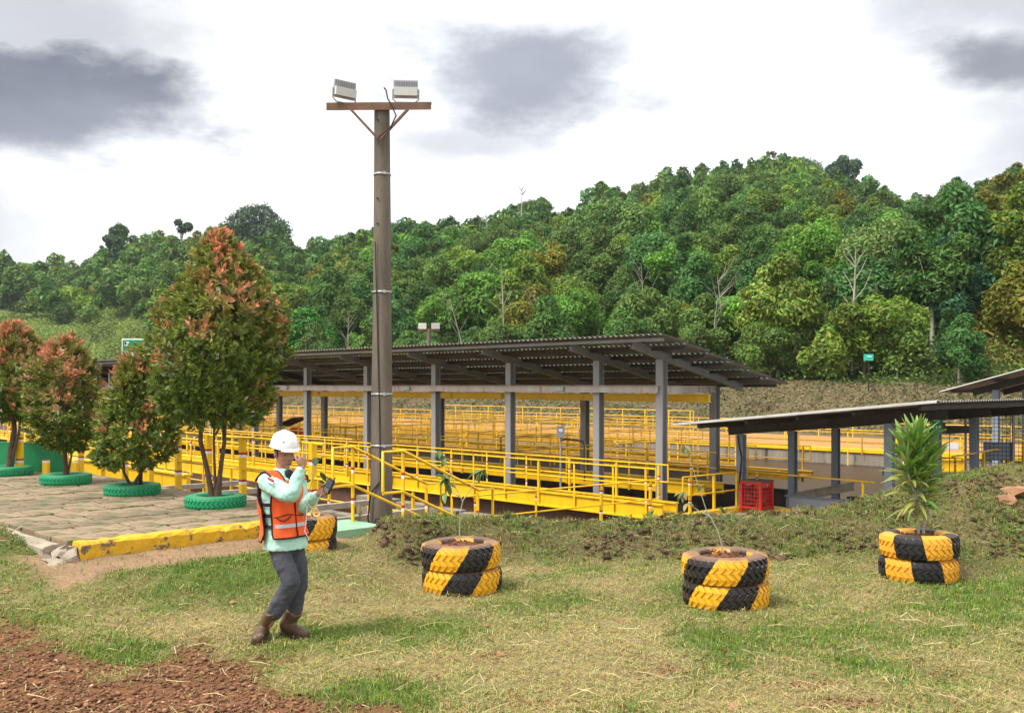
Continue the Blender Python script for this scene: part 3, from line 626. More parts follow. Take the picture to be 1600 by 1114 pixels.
# far pond wall, road, far railing
wl = wall('long stained concrete pond wall with a yellow top', -110, 6, 42.0, 42.45, -2, -1.02, 'concrete', 'pond_wall')
mb = MB(); mb.box((0, 0, 0), (118, .6, .16)); cp = mb.build('coping', MAT['yellow'], wl); cp.location = (0, 0, -.9)
mb = MB(); mb.box((0, 0, -.25), (150, 12, .5)); tag(pbuild(mb, 'road', MAT['laterite'], -52, 48.6, -1.0), kind='structure')
mb = MB(); mb.box((0, 0, -.25), (150, 1.0, .5)); tag(pbuild(mb, 'verge', M('dry_verge', (.30, .27, .12), (.2, .17, .07), 1.2, .95, .3, 10), -52, 43.0, -.985), kind='structure')
railing('long yellow railing between the orange road and the grassy embankment', [(-110, 54.0), (6, 54.0)], -1.0, .92, 2.2, rails=(1.0, .5), r=.022)
railing('taller yellow railing of a crossing on the orange road', [(-62, 51.6), (-36.5, 51.6)], -.9, 1.35, 1.9, rails=(1.0, .5), r=.024, loops=(1,))

# ------------------------------------------------------------------ long open shed
def hcol(mb, p, q, z0, z1, s=.2, mi=0):
    mb.box((p, q - s / 2 + .007, (z0 + z1) / 2), (s, .014, z1 - z0), mi=mi); mb.box((p, q + s / 2 - .007, (z0 + z1) / 2), (s, .014, z1 - z0), mi=mi); mb.box((p, q, (z0 + z1) / 2), (.012, s - .03, z1 - z0), mi=mi)
def corrugated(mb, p0, p1, q0, q1, zf, pitch=.1, amp=.012, thick=.006, nq=2, mi=0):
    n = int((p1 - p0) / pitch * 6); xs = [p0 + (p1 - p0) * i / n for i in range(n + 1)]
    for s, off in ((1, 0.0), (-1, -thick)):
        vs = []
        for j in range(nq + 1):
            q = q0 + (q1 - q0) * j / nq
            for x in xs: vs.append((x, q, zf(x, q) + amp * math.sin(2 * math.pi * x / pitch) + off))
        fs = []
        for j in range(nq):
            for i in range(n):
                a_ = j * (n + 1) + i; f = (a_, a_ + 1, a_ + n + 2, a_ + n + 1); fs.append(f if s > 0 else f[::-1])
        mb.add(vs, fs, mi, False)
    vs = [(x, q, zf(x, q) + amp * math.sin(2 * math.pi * x / pitch) + o_) for q in (q0, q1) for o_ in (0, -thick) for x in xs]
    k = n + 1
    mb.add(vs, [(i, i + 1, i + 1 + k, i + k)[::-1] for i in range(n)] + [(2 * k + i, 2 * k + i + 1, 3 * k + i + 1, 3 * k + i) for i in range(n)], mi)
SQ0, SQ1 = 18.5, 21.6
roof_z = lambda p, q: 3.27 - (q - 17.15) * .217
sh = PTHING('long_shed', 'long open sided shed on grey columns with a dark corrugated lean-to roof', 'shed', 0, 0, 0)
PEND = -57.0
mb = MB()
for j in range(6):
    qa = 17.15 + j * .883; qm = qa + .44; corrugated(mb, PEND, -12.95 + (.03 if j % 2 else 0), qa, qa + .93, (lambda p, q, qm=qm: roof_z(p, qm) - (q - qm) * .217 * .72), .16, .024, nq=1)
mb.build('roof', MAT['roof'], sh)
fp = [-14.0, -15.98, -19.2, -22.45, -25.95, -29.6, -33.3, -36.8, -40.3, -43.8, -47.3, -50.8, -54.3]
for i, p_ in enumerate(fp):
    zt = roof_z(p_, SQ0) - .26
    mb = MB(); hcol(mb, 0, 0, 0, zt + .78); mb.box((0, 0, .01), (.3, .3, .02)); c_ = mb.build('column', MAT['steel'], sh, (p_, SQ0, -.78)); c_.rotation_euler = (0, 0, 0)
    zb = roof_z(p_, SQ1) - .26
    if i != 1:
        mb = MB(); hcol(mb, 0, 0, 0, zb + .8); mb.build('column', MAT['steel'], sh, (p_ if i else -14.6, SQ1, -.8))
    if i != 1 or True:
        pr = p_ if i else -14.05
        mb = MB(); mb.ibeam((pr, 17.45, roof_z(pr, 17.45) - .16), (pr, 22.1, roof_z(pr, 22.1) - .16), .12, .19, .012, .01); mb.build('rafter', MAT['steel'] if i < 6 else MAT['steel_dark'], sh)  # left rafters in darker steel, carrying the shade under the roof in their colour
for j in range(7):
    q_ = 17.38 + j * .8; mb = MB(); z_ = roof_z(0, q_) - .03
    mb.beam((PEND + .2, q_, z_ - .06), (-13.1, q_, z_ - .06), .05, .075); mb.build('purlin', MAT['steel'] if j == 0 else MAT['steel_dark'], sh)  # purlins behind the front one darkened to carry the roof's shade
mb = MB(); mb.ibeam((PEND, SQ0 - .14, 2.01), (-14.0, SQ0 - .14, 2.01), .1, .18, .012, .01); mb.build('long_beam', MAT['beam_white'], sh)
mb = MB(); mb.ibeam((-13.97, SQ0 + .1, 2.0), (-14.5, SQ1 - .1, 2.0), .1, .18, .012, .01); mb.build('end_beam', MAT['beam_white'], sh)
mb = MB(); mb.ibeam((PEND, 20.35, 1.77), (-13.9, 20.35, 1.77), .16, .2, .02, .06); mb.build('hoist_beam', MAT['yellow'], sh)
for p_ in fp[1::2]: MB().box((p_, 20.35, 1.9), (.25, .14, .08)).build('hanger', MAT['yellow'], sh)
for i, p_ in enumerate(fp[:8]):
    if i % 2: MB().box((p_ - 1.2, SQ0 - .2, 2.01), (.32, .01, .12)).build('patch_plate', MAT['galv'], sh)

# ------------------------------------------------------------------ low shed on the right
low_z = lambda p, q: 1.225 + (p + 12.9) * .10
ls = PTHING('low_shed', 'low open shed at the right with a tilted corrugated roof on blue grey columns', 'shed', 0, 0, 0)
# corrugations of this roof run up the slope: rebuilt with the wave across q
mb = MB(); n = int(8.8 / .13 * 6); ys = [17.6 + 8.8 * i / n for i in range(n + 1)]
for s_, off in ((1, 0), (-1, -.006)):
    vs = [(x, y, low_z(x, y) + .017 * math.sin(2 * math.pi * y / .13) + off) for x in (-12.95, -10, -7.15) for y in ys]
    mb.add(vs, [((j * (n + 1) + i, j * (n + 1) + i + 1, (j + 1) * (n + 1) + i + 1, (j + 1) * (n + 1) + i)[::-s_]) for j in range(2) for i in range(n)])
vs = [(x, y, low_z(x, y) + .017 * math.sin(2 * math.pi * y / .13) + o_) for x in (-12.95, -7.15) for o_ in (0, -.006) for y in ys]; k = n + 1
mb.add(vs, [(i, i + 1, i + 1 + k, i + k) for i in range(n)] + [(2 * k + i, 2 * k + i + 1, 3 * k + i + 1, 3 * k + i)[::-1] for i in range(n)])
mb.build('roof', MAT['roof'], ls)
mb = MB(); mb.add([(-12.97, 17.55, low_z(-12.97, 0) + .02), (-7.13, 17.55, low_z(-7.13, 0) + .02), (-7.13, 17.78, low_z(-7.13, 0) + .035), (-12.97, 17.78, low_z(-12.97, 0) + .035),
                  (-12.97, 17.55, low_z(-12.97, 0) - .02), (-7.13, 17.55, low_z(-7.13, 0) - .02)], [(0, 1, 2, 3), (0, 4, 5, 1)])
mb.build('edge_flashing', MAT['roof_light'], ls)
for j, p_ in enumerate((-12.4, -11.2, -10.0, -8.8, -7.5)):
    MB().beam((p_, 17.72, low_z(p_, 0) - .075), (p_, 26.2, low_z(p_, 0) - .075), .06, .1).build('purlin', MAT['steel_dark'], ls)
for q_ in (19.2, 21.5, 23.7):
    MB().ibeam((-12.6, q_, low_z(-12.6, 0) - .22), (-7.6, q_, low_z(-7.6, 0) - .22), .12, .19, .014, .012).build('rafter', MAT['steel_dark'], ls)
    for p_ in (-12.25, -8.75):
        mb = MB(); hcol(mb, 0, 0, 0, low_z(p_, 0) - .32 + 1.4, .17); mb.build('column', MAT['steel_blue'], ls, (p_, q_, -1.4))
mb = MB(); mb.tube([(0, 0, 0), (.05, -.02, -.25), (.1, 0, -.5), (.06, 0, -.9), (.04, .0, -1.1)], .02, 6); mb.build('drain_hose', MAT['black'], ls, (-12.25, 19.06, .95))
# upper shed, far right
us = thing('upper_shed', 'dark roofed shed rising at the far right edge behind the low shed', 'shed', plan(0, 0, 0), TH)
c0 = gp(1467, 34.5, py=612); a0 = AX * c0.x + AY * c0.y; q0 = .719 * c0.x + .695 * c0.y; pu = -a0
uz = lambda p, q: c0.z + (p - pu) * .28
mb = MB(); n = int(8 / .16 * 4); ys = [q0 + 8 * i / n for i in range(n + 1)]
for s_, off in ((1, 0), (-1, -.008)):
    vs = [(x, y, uz(x, y) + .018 * math.sin(2 * math.pi * y / .16) + off) for x in (pu, pu + 6) for y in ys]
    mb.add(vs, [((i, i + 1, n + 2 + i, n + 1 + i)[::-s_]) for i in range(n)])
mb.build('roof', MAT['roof_light'], us)
for p_ in (.4, 1.8, 3.2, 4.6): MB().beam((pu + p_, q0 + .1, uz(pu + p_, 0) - .1), (pu + p_, q0 + 7.8, uz(pu + p_, 0) - .1), .07, .12).build('purlin', MAT['steel_dark'], us)
for q_ in (1.0, 4.0, 7): MB().ibeam((pu + .8, q0 + q_, uz(pu + .8, 0) - .26), (pu + 6, q0 + q_, uz(pu + 6, 0) - .26), .14, .24).build('rafter', MAT['steel_dark'], us)
for q_ in (1.0, 4.0, 7):
    mb = MB(); hcol(mb, 0, 0, 0, uz(pu + 1.6, 0) - .38 + 1.2, .2); mb.build('column', MAT['steel_blue'], us, (pu + 1.6, q0 + q_, -1.2))

# ------------------------------------------------------------------ things under and beside the low shed
cg = PTHING('wire_cage', 'red steel frame cage with wire mesh sides standing on the yellow kerb', 'cage', -11.75, 19.05, -.76)
s_, h_ = .48, .70
for x in (-1, 1):
    for y in (-1, 1): MB().box((x * s_ / 2, y * s_ / 2, h_ / 2), (.055, .055, h_)).build('leg', MAT['red'], cg)
for z_ in (.12, h_ - .03):
    for x0, y0, x1, y1 in ((-1, -1, 1, -1), (1, -1, 1, 1), (1, 1, -1, 1), (-1, 1, -1, -1)):
        MB().beam((x0 * s_ / 2, y0 * s_ / 2, z_), (x1 * s_ / 2, y1 * s_ / 2, z_), .045, .045).build('frame_bar', MAT['red'], cg)
b_ = MB()
for sgn in (-1, 1):
    for k in range(1, 6):
        o_ = -s_ / 2 + s_ * k / 6
        b_.tube([(o_, sgn * s_ / 2, .12), (o_, sgn * s_ / 2, h_ - .04)], .008, 5); b_.tube([(sgn * s_ / 2, o_, .12), (sgn * s_ / 2, o_, h_ - .04)], .008, 5)
    for k in range(1, 6):
        z_ = .12 + (h_ - .16) * k / 6
        b_.tube([(-s_ / 2, sgn * s_ / 2, z_), (s_ / 2, sgn * s_ / 2, z_)], .008, 5); b_.tube([(sgn * s_ / 2, -s_ / 2, z_), (sgn * s_ / 2, s_ / 2, z_)], .008, 5)
b_.build('wire_mesh', MAT['red'], cg)
MB().box((0, 0, h_ + .012), (s_ + .06, s_ + .06, .03)).build('lid', MAT['rust'], cg)
b_ = MB()
for k in range(14): b_.sphere((random.uniform(-.17, .17), random.uniform(-.17, .17), .18 + random.uniform(0, .3)), .07, 4, 0, (1, .7, 1.1))
tag(pbuild(b_, 'scrap_heap', MAT['rust'], -11.75, 19.05, -.76), 'brown scrap lying inside the red wire cage', 'scrap')
mb = MB(); mb.ibeam((0, 0, 0), (-.15, 3.4, .02), .1, .2); tag(pbuild(mb, 'channel_beam', MAT['concrete_pale'], -11.45, 20.0, -.5), 'dusty grey channel beam lying level behind the red cage', 'beam')
tk = PTHING('steel_tank', 'pale grey steel tank side behind the grass bank under the low shed', 'tank', -10.7, 20.0, -1.12)
MB().box((0, 0, .33), (1.6, .14, .66)).build('tank_body', M('pale_blue_grey_paint', (.52, .56, .62), (.44, .48, .54), 4, .5, .05, 30), tk); MB().box((0, 0, .675), (1.7, .2, .03)).build('rim', MAT['steel_blue'], tk)
for k in (-.78, .78): MB().box((k, -.09, .33), (.05, .04, .62)).build('stiffener', MAT['steel_blue'], tk)
pm_ = PTHING('pump_unit', 'dark pump with a horizontal pipe on a post under the low shed', 'pump', -9.9, 21.6, -1.0)
MB().tube([(0, 0, 0), (0, 0, 1.05)], .05, 8).build('stand', MAT['black'], pm_); MB().tube([(-.1, 0, 1.1), (.9, .3, 1.1)], .09, 10).build('pipe', MAT['black'], pm_)
MB().box((.2, 0, .1), (.7, .4, .3)).build('base_frame', MAT['rust'], pm_); MB().sphere((.9, .3, 1.1), .13, 6).build('end_flange', MAT['black'], pm_)
mb = MB(); mb.box((0, 0, 0), (2.6, .12, .5)); mb.box((0, 0, .27), (2.7, .2, .05)); tag(pbuild(mb, 'rusty_trough', MAT['rust'], -10.2, 23.0, -1.0), 'rusty red trough under the back of the low shed', 'trough')
for i, (px, d) in enumerate(((1192 + 76, 21), (1292, 20.6))):
    b_ = MB(); b_.sphere((0, 0, .1), .14 + .04 * i, 4, 0, (1.2, 1, .9)); me = b_.mesh('rock', MAT['rock'])
    for v in me.vertices: v.co += Vector([random.uniform(-.03, .03) for _ in range(3)])
    o = link('rock', me, None, gp(px, d, -.78)); tag(o, ('small brown stone on the yellow kerb right of the cage', 'larger brown stone beside the pale grey tank')[i], 'stone')
# yellow end rails beyond the shrub, gate and mesh fence
railing('yellow handrail sloping up under the low shed toward the wire mesh fence', [(-8.6, 22.0), (-8.9, 26.6)], -.35, .85, 2.3, r=.022)
railing('short yellow railing in front of the wire mesh fence', [(-8.9, 26.8), (-7.9, 28.2)], -.15, .8, .75, r=.022, loops=(1,))
gt = thing('yellow_gate', 'yellow framed gate with a white notice plate beyond the low shed', 'gate', gp(1487, 30, -.62))
for x in (-.42, .42): MB().box((x, 0, .5), (.07, .07, 1.05)).build('post', MAT['yellow'], gt)
for z_ in (.05, .4, .75, .98): MB().box((0, 0, z_), (.78, .05, .06)).build('bar', MAT['yellow'], gt)
MB().box((0, .03, .22), (.78, .02, .3)).build('kick_plate', MAT['yellow'], gt); MB().box((.02, -.04, .83), (.34, .012, .2)).build('notice_plate', MAT['white'], gt)
fc = thing('mesh_fence', 'grey steel framed wire mesh fence panel with a blue grey sheet at the far right', 'fence', gp(1560, 24, -.5), math.radians(-8))
fw, fh = 1.55, 2.05
for x in (-fw / 2, .35, fw / 2): MB().tube([(x, 0, 0), (x, 0, fh)], .03, 8).build('post', MAT['galv'], fc)
for z_ in (.05, fh): MB().tube([(-fw / 2, 0, z_), (fw / 2, 0, z_)], .028, 8).build('frame_bar', MAT['galv'], fc)
b_ = MB()
for k in range(1, 16): x = -fw / 2 + fw * k / 16; b_.tube([(x, .01, .05), (x, .01, fh)], .006, 4)
for k in range(1, 20): z_ = .05 + (fh - .05) * k / 20; b_.tube([(-fw / 2, -.01, z_), (fw / 2, -.01, z_)], .006, 4)
b_.build('wire_mesh', MAT['steel_dark'], fc); MB().box((.02, .05, .95), (.72, .02, .46)).build('sheet', MAT['steel_blue'], fc)
hk = thing('hoist_block', 'orange chain hoist hook hanging beside the small green sign', 'hoist', gp(1474, 22.6, py=668))
MB().tube([(0, 0, .12), (0, 0, .02)], .05, 8).build('block', MAT['rust'], hk)
MB().tube([(0.0, 0, 0.02), (.05, 0, -.03), (.05, 0, -.1), (0, 0, -.14), (-.05, 0, -.1)], .018, 7).build('hook', M('orange_hook', (.5, .12, .03)), hk)
for dx in (-.03, .16): MB().tube([(dx, .03, 0), (dx, .03, -1.2)], .008, 5).build('chain', MAT['steel_dark'], hk)
hb = MB().ibeam((0, 0, 0), (1.5, .35, 0), .12, .18); o = hb.build('hoist_beam', MAT['steel_dark']); o.location = gp(1440, 23, py=672); tag(o, 'dark hoist beam with an open end under the low shed', 'beam')

# ------------------------------------------------------------------ signs
def panel_sign(T, w, h, x, y, z, marks):
    MB().box((x, y, z), (w, .03, h)).build('board', MAT['green_paint'], T)
    b_ = MB()
    for (cx, cz, ww, hh, rot) in marks: b_.box((x + cx * w, y - .019, z + cz * h), (ww * w, .006, hh * h), R=Matrix.Rotation(rot, 3, 'Y'))
    b_.build('pictogram', MAT['white'], T)
s1 = thing('assembly_sign', 'green assembly point sign with white figures half hidden by the big tree', 'sign', gp(221, 23.5, 0))
zs = HC + (HZ - 560) / F * 23.5; wS = .9
figs = []
for fx, sc in ((-.24, .8), (-.08, 1.0), (.08, 1.0), (.24, .8)): figs += [(fx, .02 * sc, .10, .26 * sc, 0), (fx, .2 * sc, .07, .09, 0), (fx - .02, -.2, .035, .22 * sc, 0), (fx + .02, -.2, .035, .22 * sc, 0)]
for sx in (-1, 1):
    for sz in (-1, 1): figs += [(sx * .38, sz * .36, .16, .05, sx * sz * -.8), (sx * .42, sz * .40, .05, .12, 0), (sx * .38, sz * .43, .12, .04, 0)]
MB().box((0, .012, zs), (wS + .07, .02, wS + .07)).build('border', MAT['white'], s1); panel_sign(s1, wS, wS, 0, -.012, zs, figs)
MB().tube([(0, .05, -1.0), (0, .05, zs + .3)], .035, 8).build('post', MAT['galv'], s1)
s2 = thing('exit_sign', 'small green sign with white pictograms hanging under the low shed roof behind the shrub', 'sign', gp(1463, 20.5, py=662), math.radians(-10))
panel_sign(s2, .25, .27, 0, 0, 0, [(.0, .25, .5, .06, 0), (.2, .18, .06, .2, .5), (-.25, -.25, .12, .28, 0), (0, -.25, .12, .2, .3), (.25, -.25, .14, .25, 0)])
MB().tube([(0, .02, .13), (0, .02, .3)], .01, 6).build('hanger', MAT['galv'], s2)
s3 = thing('marker_post', 'thin dark post with a turquoise box on the embankment crest', 'marker', gp(1357, 62, 2.15))
MB().tube([(0, 0, -.4), (0, 0, 1.55)], .045, 6).build('post', MAT['black'], s3); MB().box((0, 0, 1.75), (.52, .3, .42)).build('box', M('turquoise_plastic', (.02, .5, .38), (.02, .42, .33), 4, .4, 0), s3)
MB().box((0, -.16, 1.8), (.3, .01, .06)).build('light_stripe', MAT['white'], s3)
# small hut with hose reel, control box and its pipes
ht = thing('hose_hut', 'green boarded hose shelter with a pitched cover above the worker helmet', 'shelter', gp(455, 42, -.7), math.radians(-40))
MB().box((0, .3, .62), (.9, .05, .5)).build('board', MAT['green_paint'], ht)
for x in (-.5, .5): MB().box((x, 0, .5), (.07, .07, 1.1)).build('post', MAT['yellow'], ht)
MB().beam((-.7, 0, 1.0), (.75, 0, 1.42), .9, .05).build('roof', MAT['rust'], ht)
b_ = MB(); b_.lathe([(.1, -.2), (.3, -.2), (.3, -.12), (.2, -.12), (.2, .12), (.3, .12), (.3, .2), (.1, .2)], 16); o = b_.build('hose_reel', MAT['red'], None, gp(463, 41.6, .0), (math.pi / 2, 0, .6)); tag(o, 'red hose reel beside the small green shelter', 'hose reel')
cb = thing('control_box', 'grey control box with rusty cover on a pipe stand under the long shed', 'control box', gp(876, 25.5, -.75))
MB().tube([(0, 0, 0), (0, 0, 1.5)], .03, 7).build('stand', MAT['galv'], cb); MB().box((0, -.03, 1.62), (.2, .14, .3)).build('cabinet', MAT['grey_box'], cb)
MB().beam((-.16, -.02, 1.85), (.12, -.02, 1.8), .22, .02).build('cover', MAT['rust'], cb); MB().box((0, -.105, 1.66), (.1, .006, .08)).build('plate', MAT['white'], cb)
MB().tube([(0, 0, 1.38), (.12, 0, 1.42), (.6, .1, 1.36), (.64, .1, 1.2), (.64, .1, .3)], .025, 7).build('cable_pipe', MAT['steel_dark'], cb)
# green wall at the left end of the platform
gw = thing('green_wall', 'low green painted wall with a rounded right end behind the leftmost planters', 'wall', gp(0, 18.9, .36))
prof = [(-3.2, 0), (-3.2, .62)] + [(.55 + .85 * math.sin(t), .62 * math.cos(t) ** .8 if t < 1.57 else 0) for t in [k * 1.57 / 10 for k in range(11)]] + [(1.4, 0)]
vs = [(x, y, z) for y in (0, .1) for x, z in prof]; n = len(prof)
MB().add(vs, [tuple(range(n)), tuple(range(2 * n - 1, n - 1, -1))] + [(i, n + i, n + (i + 1) % n, (i + 1) % n) for i in range(n)]).build('panel', MAT['green_paint'], gw)
b_ = MB(); b_.tube([(x, -.02, z + .02) for x, z in prof[2:-1]], .035, 6); b_.build('yellow_edge', MAT['yellow'], gw)
for i, (px, py0, py1) in enumerate(((31, 655, 722), (72, 712, 738), (117, 716, 738))):
    d = 18.3; z0 = .37; h = (py1 - py0) / F * d
    o = link('bollard', box_post_mesh(h, MAT['post'], .1), None, gp(px, d, z0)); tag(o, ('tall square yellow post with bands in front of the green wall', 'short yellow post right of the green wall end', 'short yellow post behind the second planter trunk')[i], 'post')
# ------------------------------------------------------------------ floodlight pole
PB = gp(595, 13.5, -.35)
pl = thing('floodlight_pole', 'tall weathered round pole with a steel crossarm, standing beside the stair', 'lamp post', PB)
Hh = HC + (HZ - 168) / F * 13.5 - PB.z
b_ = MB(); n = 22; rings = []
for i in range(25):
    f = i / 24; r = .165 - .058 * f
    rings.append([Vector(((r * (1 + .012 * math.sin(k * 1.7 + i * .3) + (-.05 if k in (13, 14) else 0))) * math.cos(k * 2 * math.pi / n) + .02 * math.sin(f * 2.2), r * math.sin(k * 2 * math.pi / n), f * Hh)) for k in range(n)])
b_.loft(rings).build('shaft', MAT['pole'], pl)
b_ = MB(); b_.beam((-.74, -.13, Hh - .03), (.72, -.13, Hh - .03 + .01), .012, .1); b_.beam((-.74, -.09, Hh + .02), (.72, -.09, Hh + .03), .09, .012); b_.build('crossarm', MAT['rust'], pl)
for sx in (-1, 1): MB().beam((sx * .40, -.15, Hh - .07), (sx * .02, -.15, Hh - .48), .03, .05, up=(0, 1, 0)).build('brace', MAT['rust'], pl)
for z_ in (Hh - .95, Hh - 2.6, Hh - 4.03, Hh - 4.75):
    f = z_ / Hh; r = .165 - .058 * f; b_ = MB(); b_.lathe([(r + .003, -.014), (r + .008, -.014), (r + .008, .014), (r + .003, .014)], 22, 0, (.02 * math.sin(f * 2.2), 0, z_)); b_.box((.07, -r - .01, z_), (.03, .03, .04)); b_.build('band', MAT['galv'], pl)
for z_ in (Hh - .2, Hh - 1.3, Hh - 1.65): MB().tube([(-.03, -.1, z_), (-.03, -.135, z_)], .012, 8).build('bolt', MAT['black'], pl)
b_ = MB(); b_.tube([(.0, -.165, 1.1), (-.12, -.16, .95), (-.16, -.14, .6), (-.1, -.18, .35), (-.02, -.2, .2), (.08, -.2, .22), (.15, -.18, .4), (.08, -.19, .62), (-.04, -.2, .6), (-.12, -.18, .38), (-.05, -.2, .15)], .012, 6); b_.tube([(.02, -.16, 1.1), (.0, -.15, 2.2), (-.06, -.13, Hh * .7)], .008, 5); b_.build('cable_loop', MAT['black'], pl)
for dx in (-.17, -.1, -.03): MB().tube([(dx, -.19, .0), (dx, -.19, .42)], .022, 8).build('conduit', MAT['rust'], pl)
def flood(label, loc, rz, tilt, cable=False):
    T = thing('floodlight', label, 'floodlight', loc, rz, 'floodlights on the pole')
    R = Matrix.Rotation(tilt, 3, 'X'); w, h = .335, .24
    c = Vector((0, 0, .19))
    def bx(cc, dd, name, mat):
        b_ = MB(); b_.box(c + R @ Vector(cc), dd, R=R); return b_.build(name, mat, T)
    bx((0, .0, 0), (w, .045, h), 'casing', MAT['lamp_grey']); bx((0, -.027, .065), (w - .03, .012, .075), 'driver_back', MAT['lamp_glass']); bx((0, -.045, -.035), (w - .012, .045, .115), 'gear_cover', MAT['lamp_back'])
    bx((0, .026, 0), (w - .04, .006, h - .04), 'lens', MAT['white'])
    b_ = MB()
    for k in range(9): b_.box(c + R @ Vector((-w / 2 + .03 + k * (w - .06) / 8, -.036, .065)), (.006, .01, .07), R=R)
    b_.build('cooling_fins', MAT['lamp_grey'], T)
    b_ = MB(); b_.tube([c + Vector((-w / 2 - .012, 0, 0)), Vector((-w / 2 - .012, 0, .05)), Vector((-w / 2 + .04, 0, .006)), Vector((w / 2 - .04, 0, .006)), Vector((w / 2 + .012, 0, .05)), c + Vector((w / 2 + .012, 0, 0))], .011, 6); b_.build('bracket', MAT['galv'], T)
    if cable: MB().tube([(-.3, -.03, .2), (-.27, -.03, .16), (-.25, -.03, .05), (-.2, -.06, -.04), (-.13, -.08, -.2), (-.2, -.08, -.35), (-.38, -.06, -.5)], .011, 6).build('cable', MAT['black'], T)
    return T
flood('left floodlight on the crossarm, turned and tilted back', PB + Vector((-.50, -.08, Hh + .03)), math.radians(40), math.radians(10))
flood('right floodlight on the crossarm, seen square from behind with a loose cable', PB + Vector((.36, -.08, Hh + .035)), math.radians(4), math.radians(6), True)
# distant floodlight pole behind the long shed
dp = thing('floodlight_pole', 'distant pole with two pale floodlights showing above the shed roof', 'lamp post', gp(670, 95, -1))
MB().tube([(0, 0, 0), (0, 0, 8.7)], [.28, .2], 8).build('shaft', MAT['pole'], dp); MB().box((0, 0, 8.5), (2.2, .12, .16)).build('crossarm', MAT['rust'], dp)
for i, sx in enumerate((-.62, .68)):
    o = MB().box((0, 0, 0), (.8, .25, .55), rz=.3 * sx).build('floodlight', MAT['lamp_back'], None, gp(670, 95, -1) + Vector((sx, -.1, 8.95))); o.rotation_euler = (.15, 0, 0); tag(o, ('left pale floodlight on the distant pole', 'right pale floodlight on the distant pole')[i], 'floodlight')

# ------------------------------------------------------------------ tyres
def tyre_paint(name, ca, cb, seg, slant, dust=(.19, .10, .055), dusty=.6, wear=.69):
    mt = bpy.data.materials.new(name); mt.use_nodes = True; t = mt.node_tree; b = t.nodes['Principled BSDF']; b.inputs['Roughness'].default_value = .5
    nd = t.nodes.new; lk = t.links.new
    co = nd('ShaderNodeTexCoord'); sp = nd('ShaderNodeSeparateXYZ'); lk(co.outputs['Object'], sp.inputs[0])
    def mm(op, a, b_=None):
        n = nd('ShaderNodeMath'); n.operation = op
        for i, v in enumerate((a, b_)):
            if v is None: continue
            if isinstance(v, (int, float)): n.inputs[i].default_value = v
            else: lk(v, n.inputs[i])
        return n.outputs[0]
    src = None
    nn = nd('ShaderNodeTexNoise'); nn.inputs['Scale'].default_value = 9; nn.inputs['Detail'].default_value = 6; lk(co.outputs['Object'], nn.inputs['Vector'])
    x = nd('ShaderNodeMix'); x.data_type = 'RGBA'
    if seg:
        ang = mm('ARCTAN2', sp.outputs[1], sp.outputs[0]); v = mm('ADD', ang, mm('MULTIPLY', sp.outputs[2], slant)); v = mm('ADD', v, mm('MULTIPLY', mm('SUBTRACT', nn.outputs[0], .5), .07))
        fr = mm('FRACT', mm('ADD', mm('DIVIDE', v, 2 * math.pi / seg), 20.0)); lk(mm('GREATER_THAN', fr, .5), x.inputs[0])
    else: lk(nn.outputs[0], x.inputs[0])
    x.inputs[6].default_value = (*ca, 1); x.inputs[7].default_value = (*cb, 1)
    n2 = nd('ShaderNodeTexNoise'); n2.inputs['Scale'].default_value = 14; n2.inputs['Detail'].default_value = 8; n2.inputs['Roughness'].default_value = .7; lk(co.outputs['Object'], n2.inputs['Vector'])
    wr = nd('ShaderNodeMapRange'); lk(n2.outputs[0], wr.inputs[0]); wr.inputs[1].default_value = wear; wr.inputs[2].default_value = wear + .05
    x1 = nd('ShaderNodeMix'); x1.data_type = 'RGBA'; lk(wr.outputs[0], x1.inputs[0]); lk(x.outputs[2], x1.inputs[6]); x1.inputs[7].default_value = (.06, .045, .035, 1)
    ge = nd('ShaderNodeNewGeometry'); sn = nd('ShaderNodeSeparateXYZ'); lk(ge.outputs['Normal'], sn.inputs[0])
    up = nd('ShaderNodeMapRange'); lk(sn.outputs[2], up.inputs[0]); up.inputs[1].default_value = .45; up.inputs[2].default_value = .95
    dn = mm('MULTIPLY', mm('MULTIPLY', up.outputs[0], dusty), mm('ADD', .45, nn.outputs[0]))
    x2 = nd('ShaderNodeMix'); x2.data_type = 'RGBA'; lk(dn, x2.inputs[0]); lk(x1.outputs[2], x2.inputs[6]); x2.inputs[7].default_value = (*dust, 1)
    lk(x2.outputs[2], b.inputs['Base Color'])
    bp = nd('ShaderNodeBump'); bp.inputs['Strength'].default_value = .25; bp.inputs['Distance'].default_value = .01; lk(n2.outputs[0], bp.inputs['Height']); lk(bp.outputs[0], b.inputs['Normal'])
    return mt
YB = tyre_paint('black_and_yellow_tyre_paint', (.78, .40, .012), (.012, .012, .013), 4, -1.6, dusty=.95)
YB2 = tyre_paint('fresh_black_and_yellow_tyre_paint', (.74, .36, .025), (.012, .012, .013), 4, .5, dusty=.15)
GN = tyre_paint('green_tyre_paint', (.008, .30, .12), (.008, .24, .10), 0, 0, dusty=.12, wear=.74)
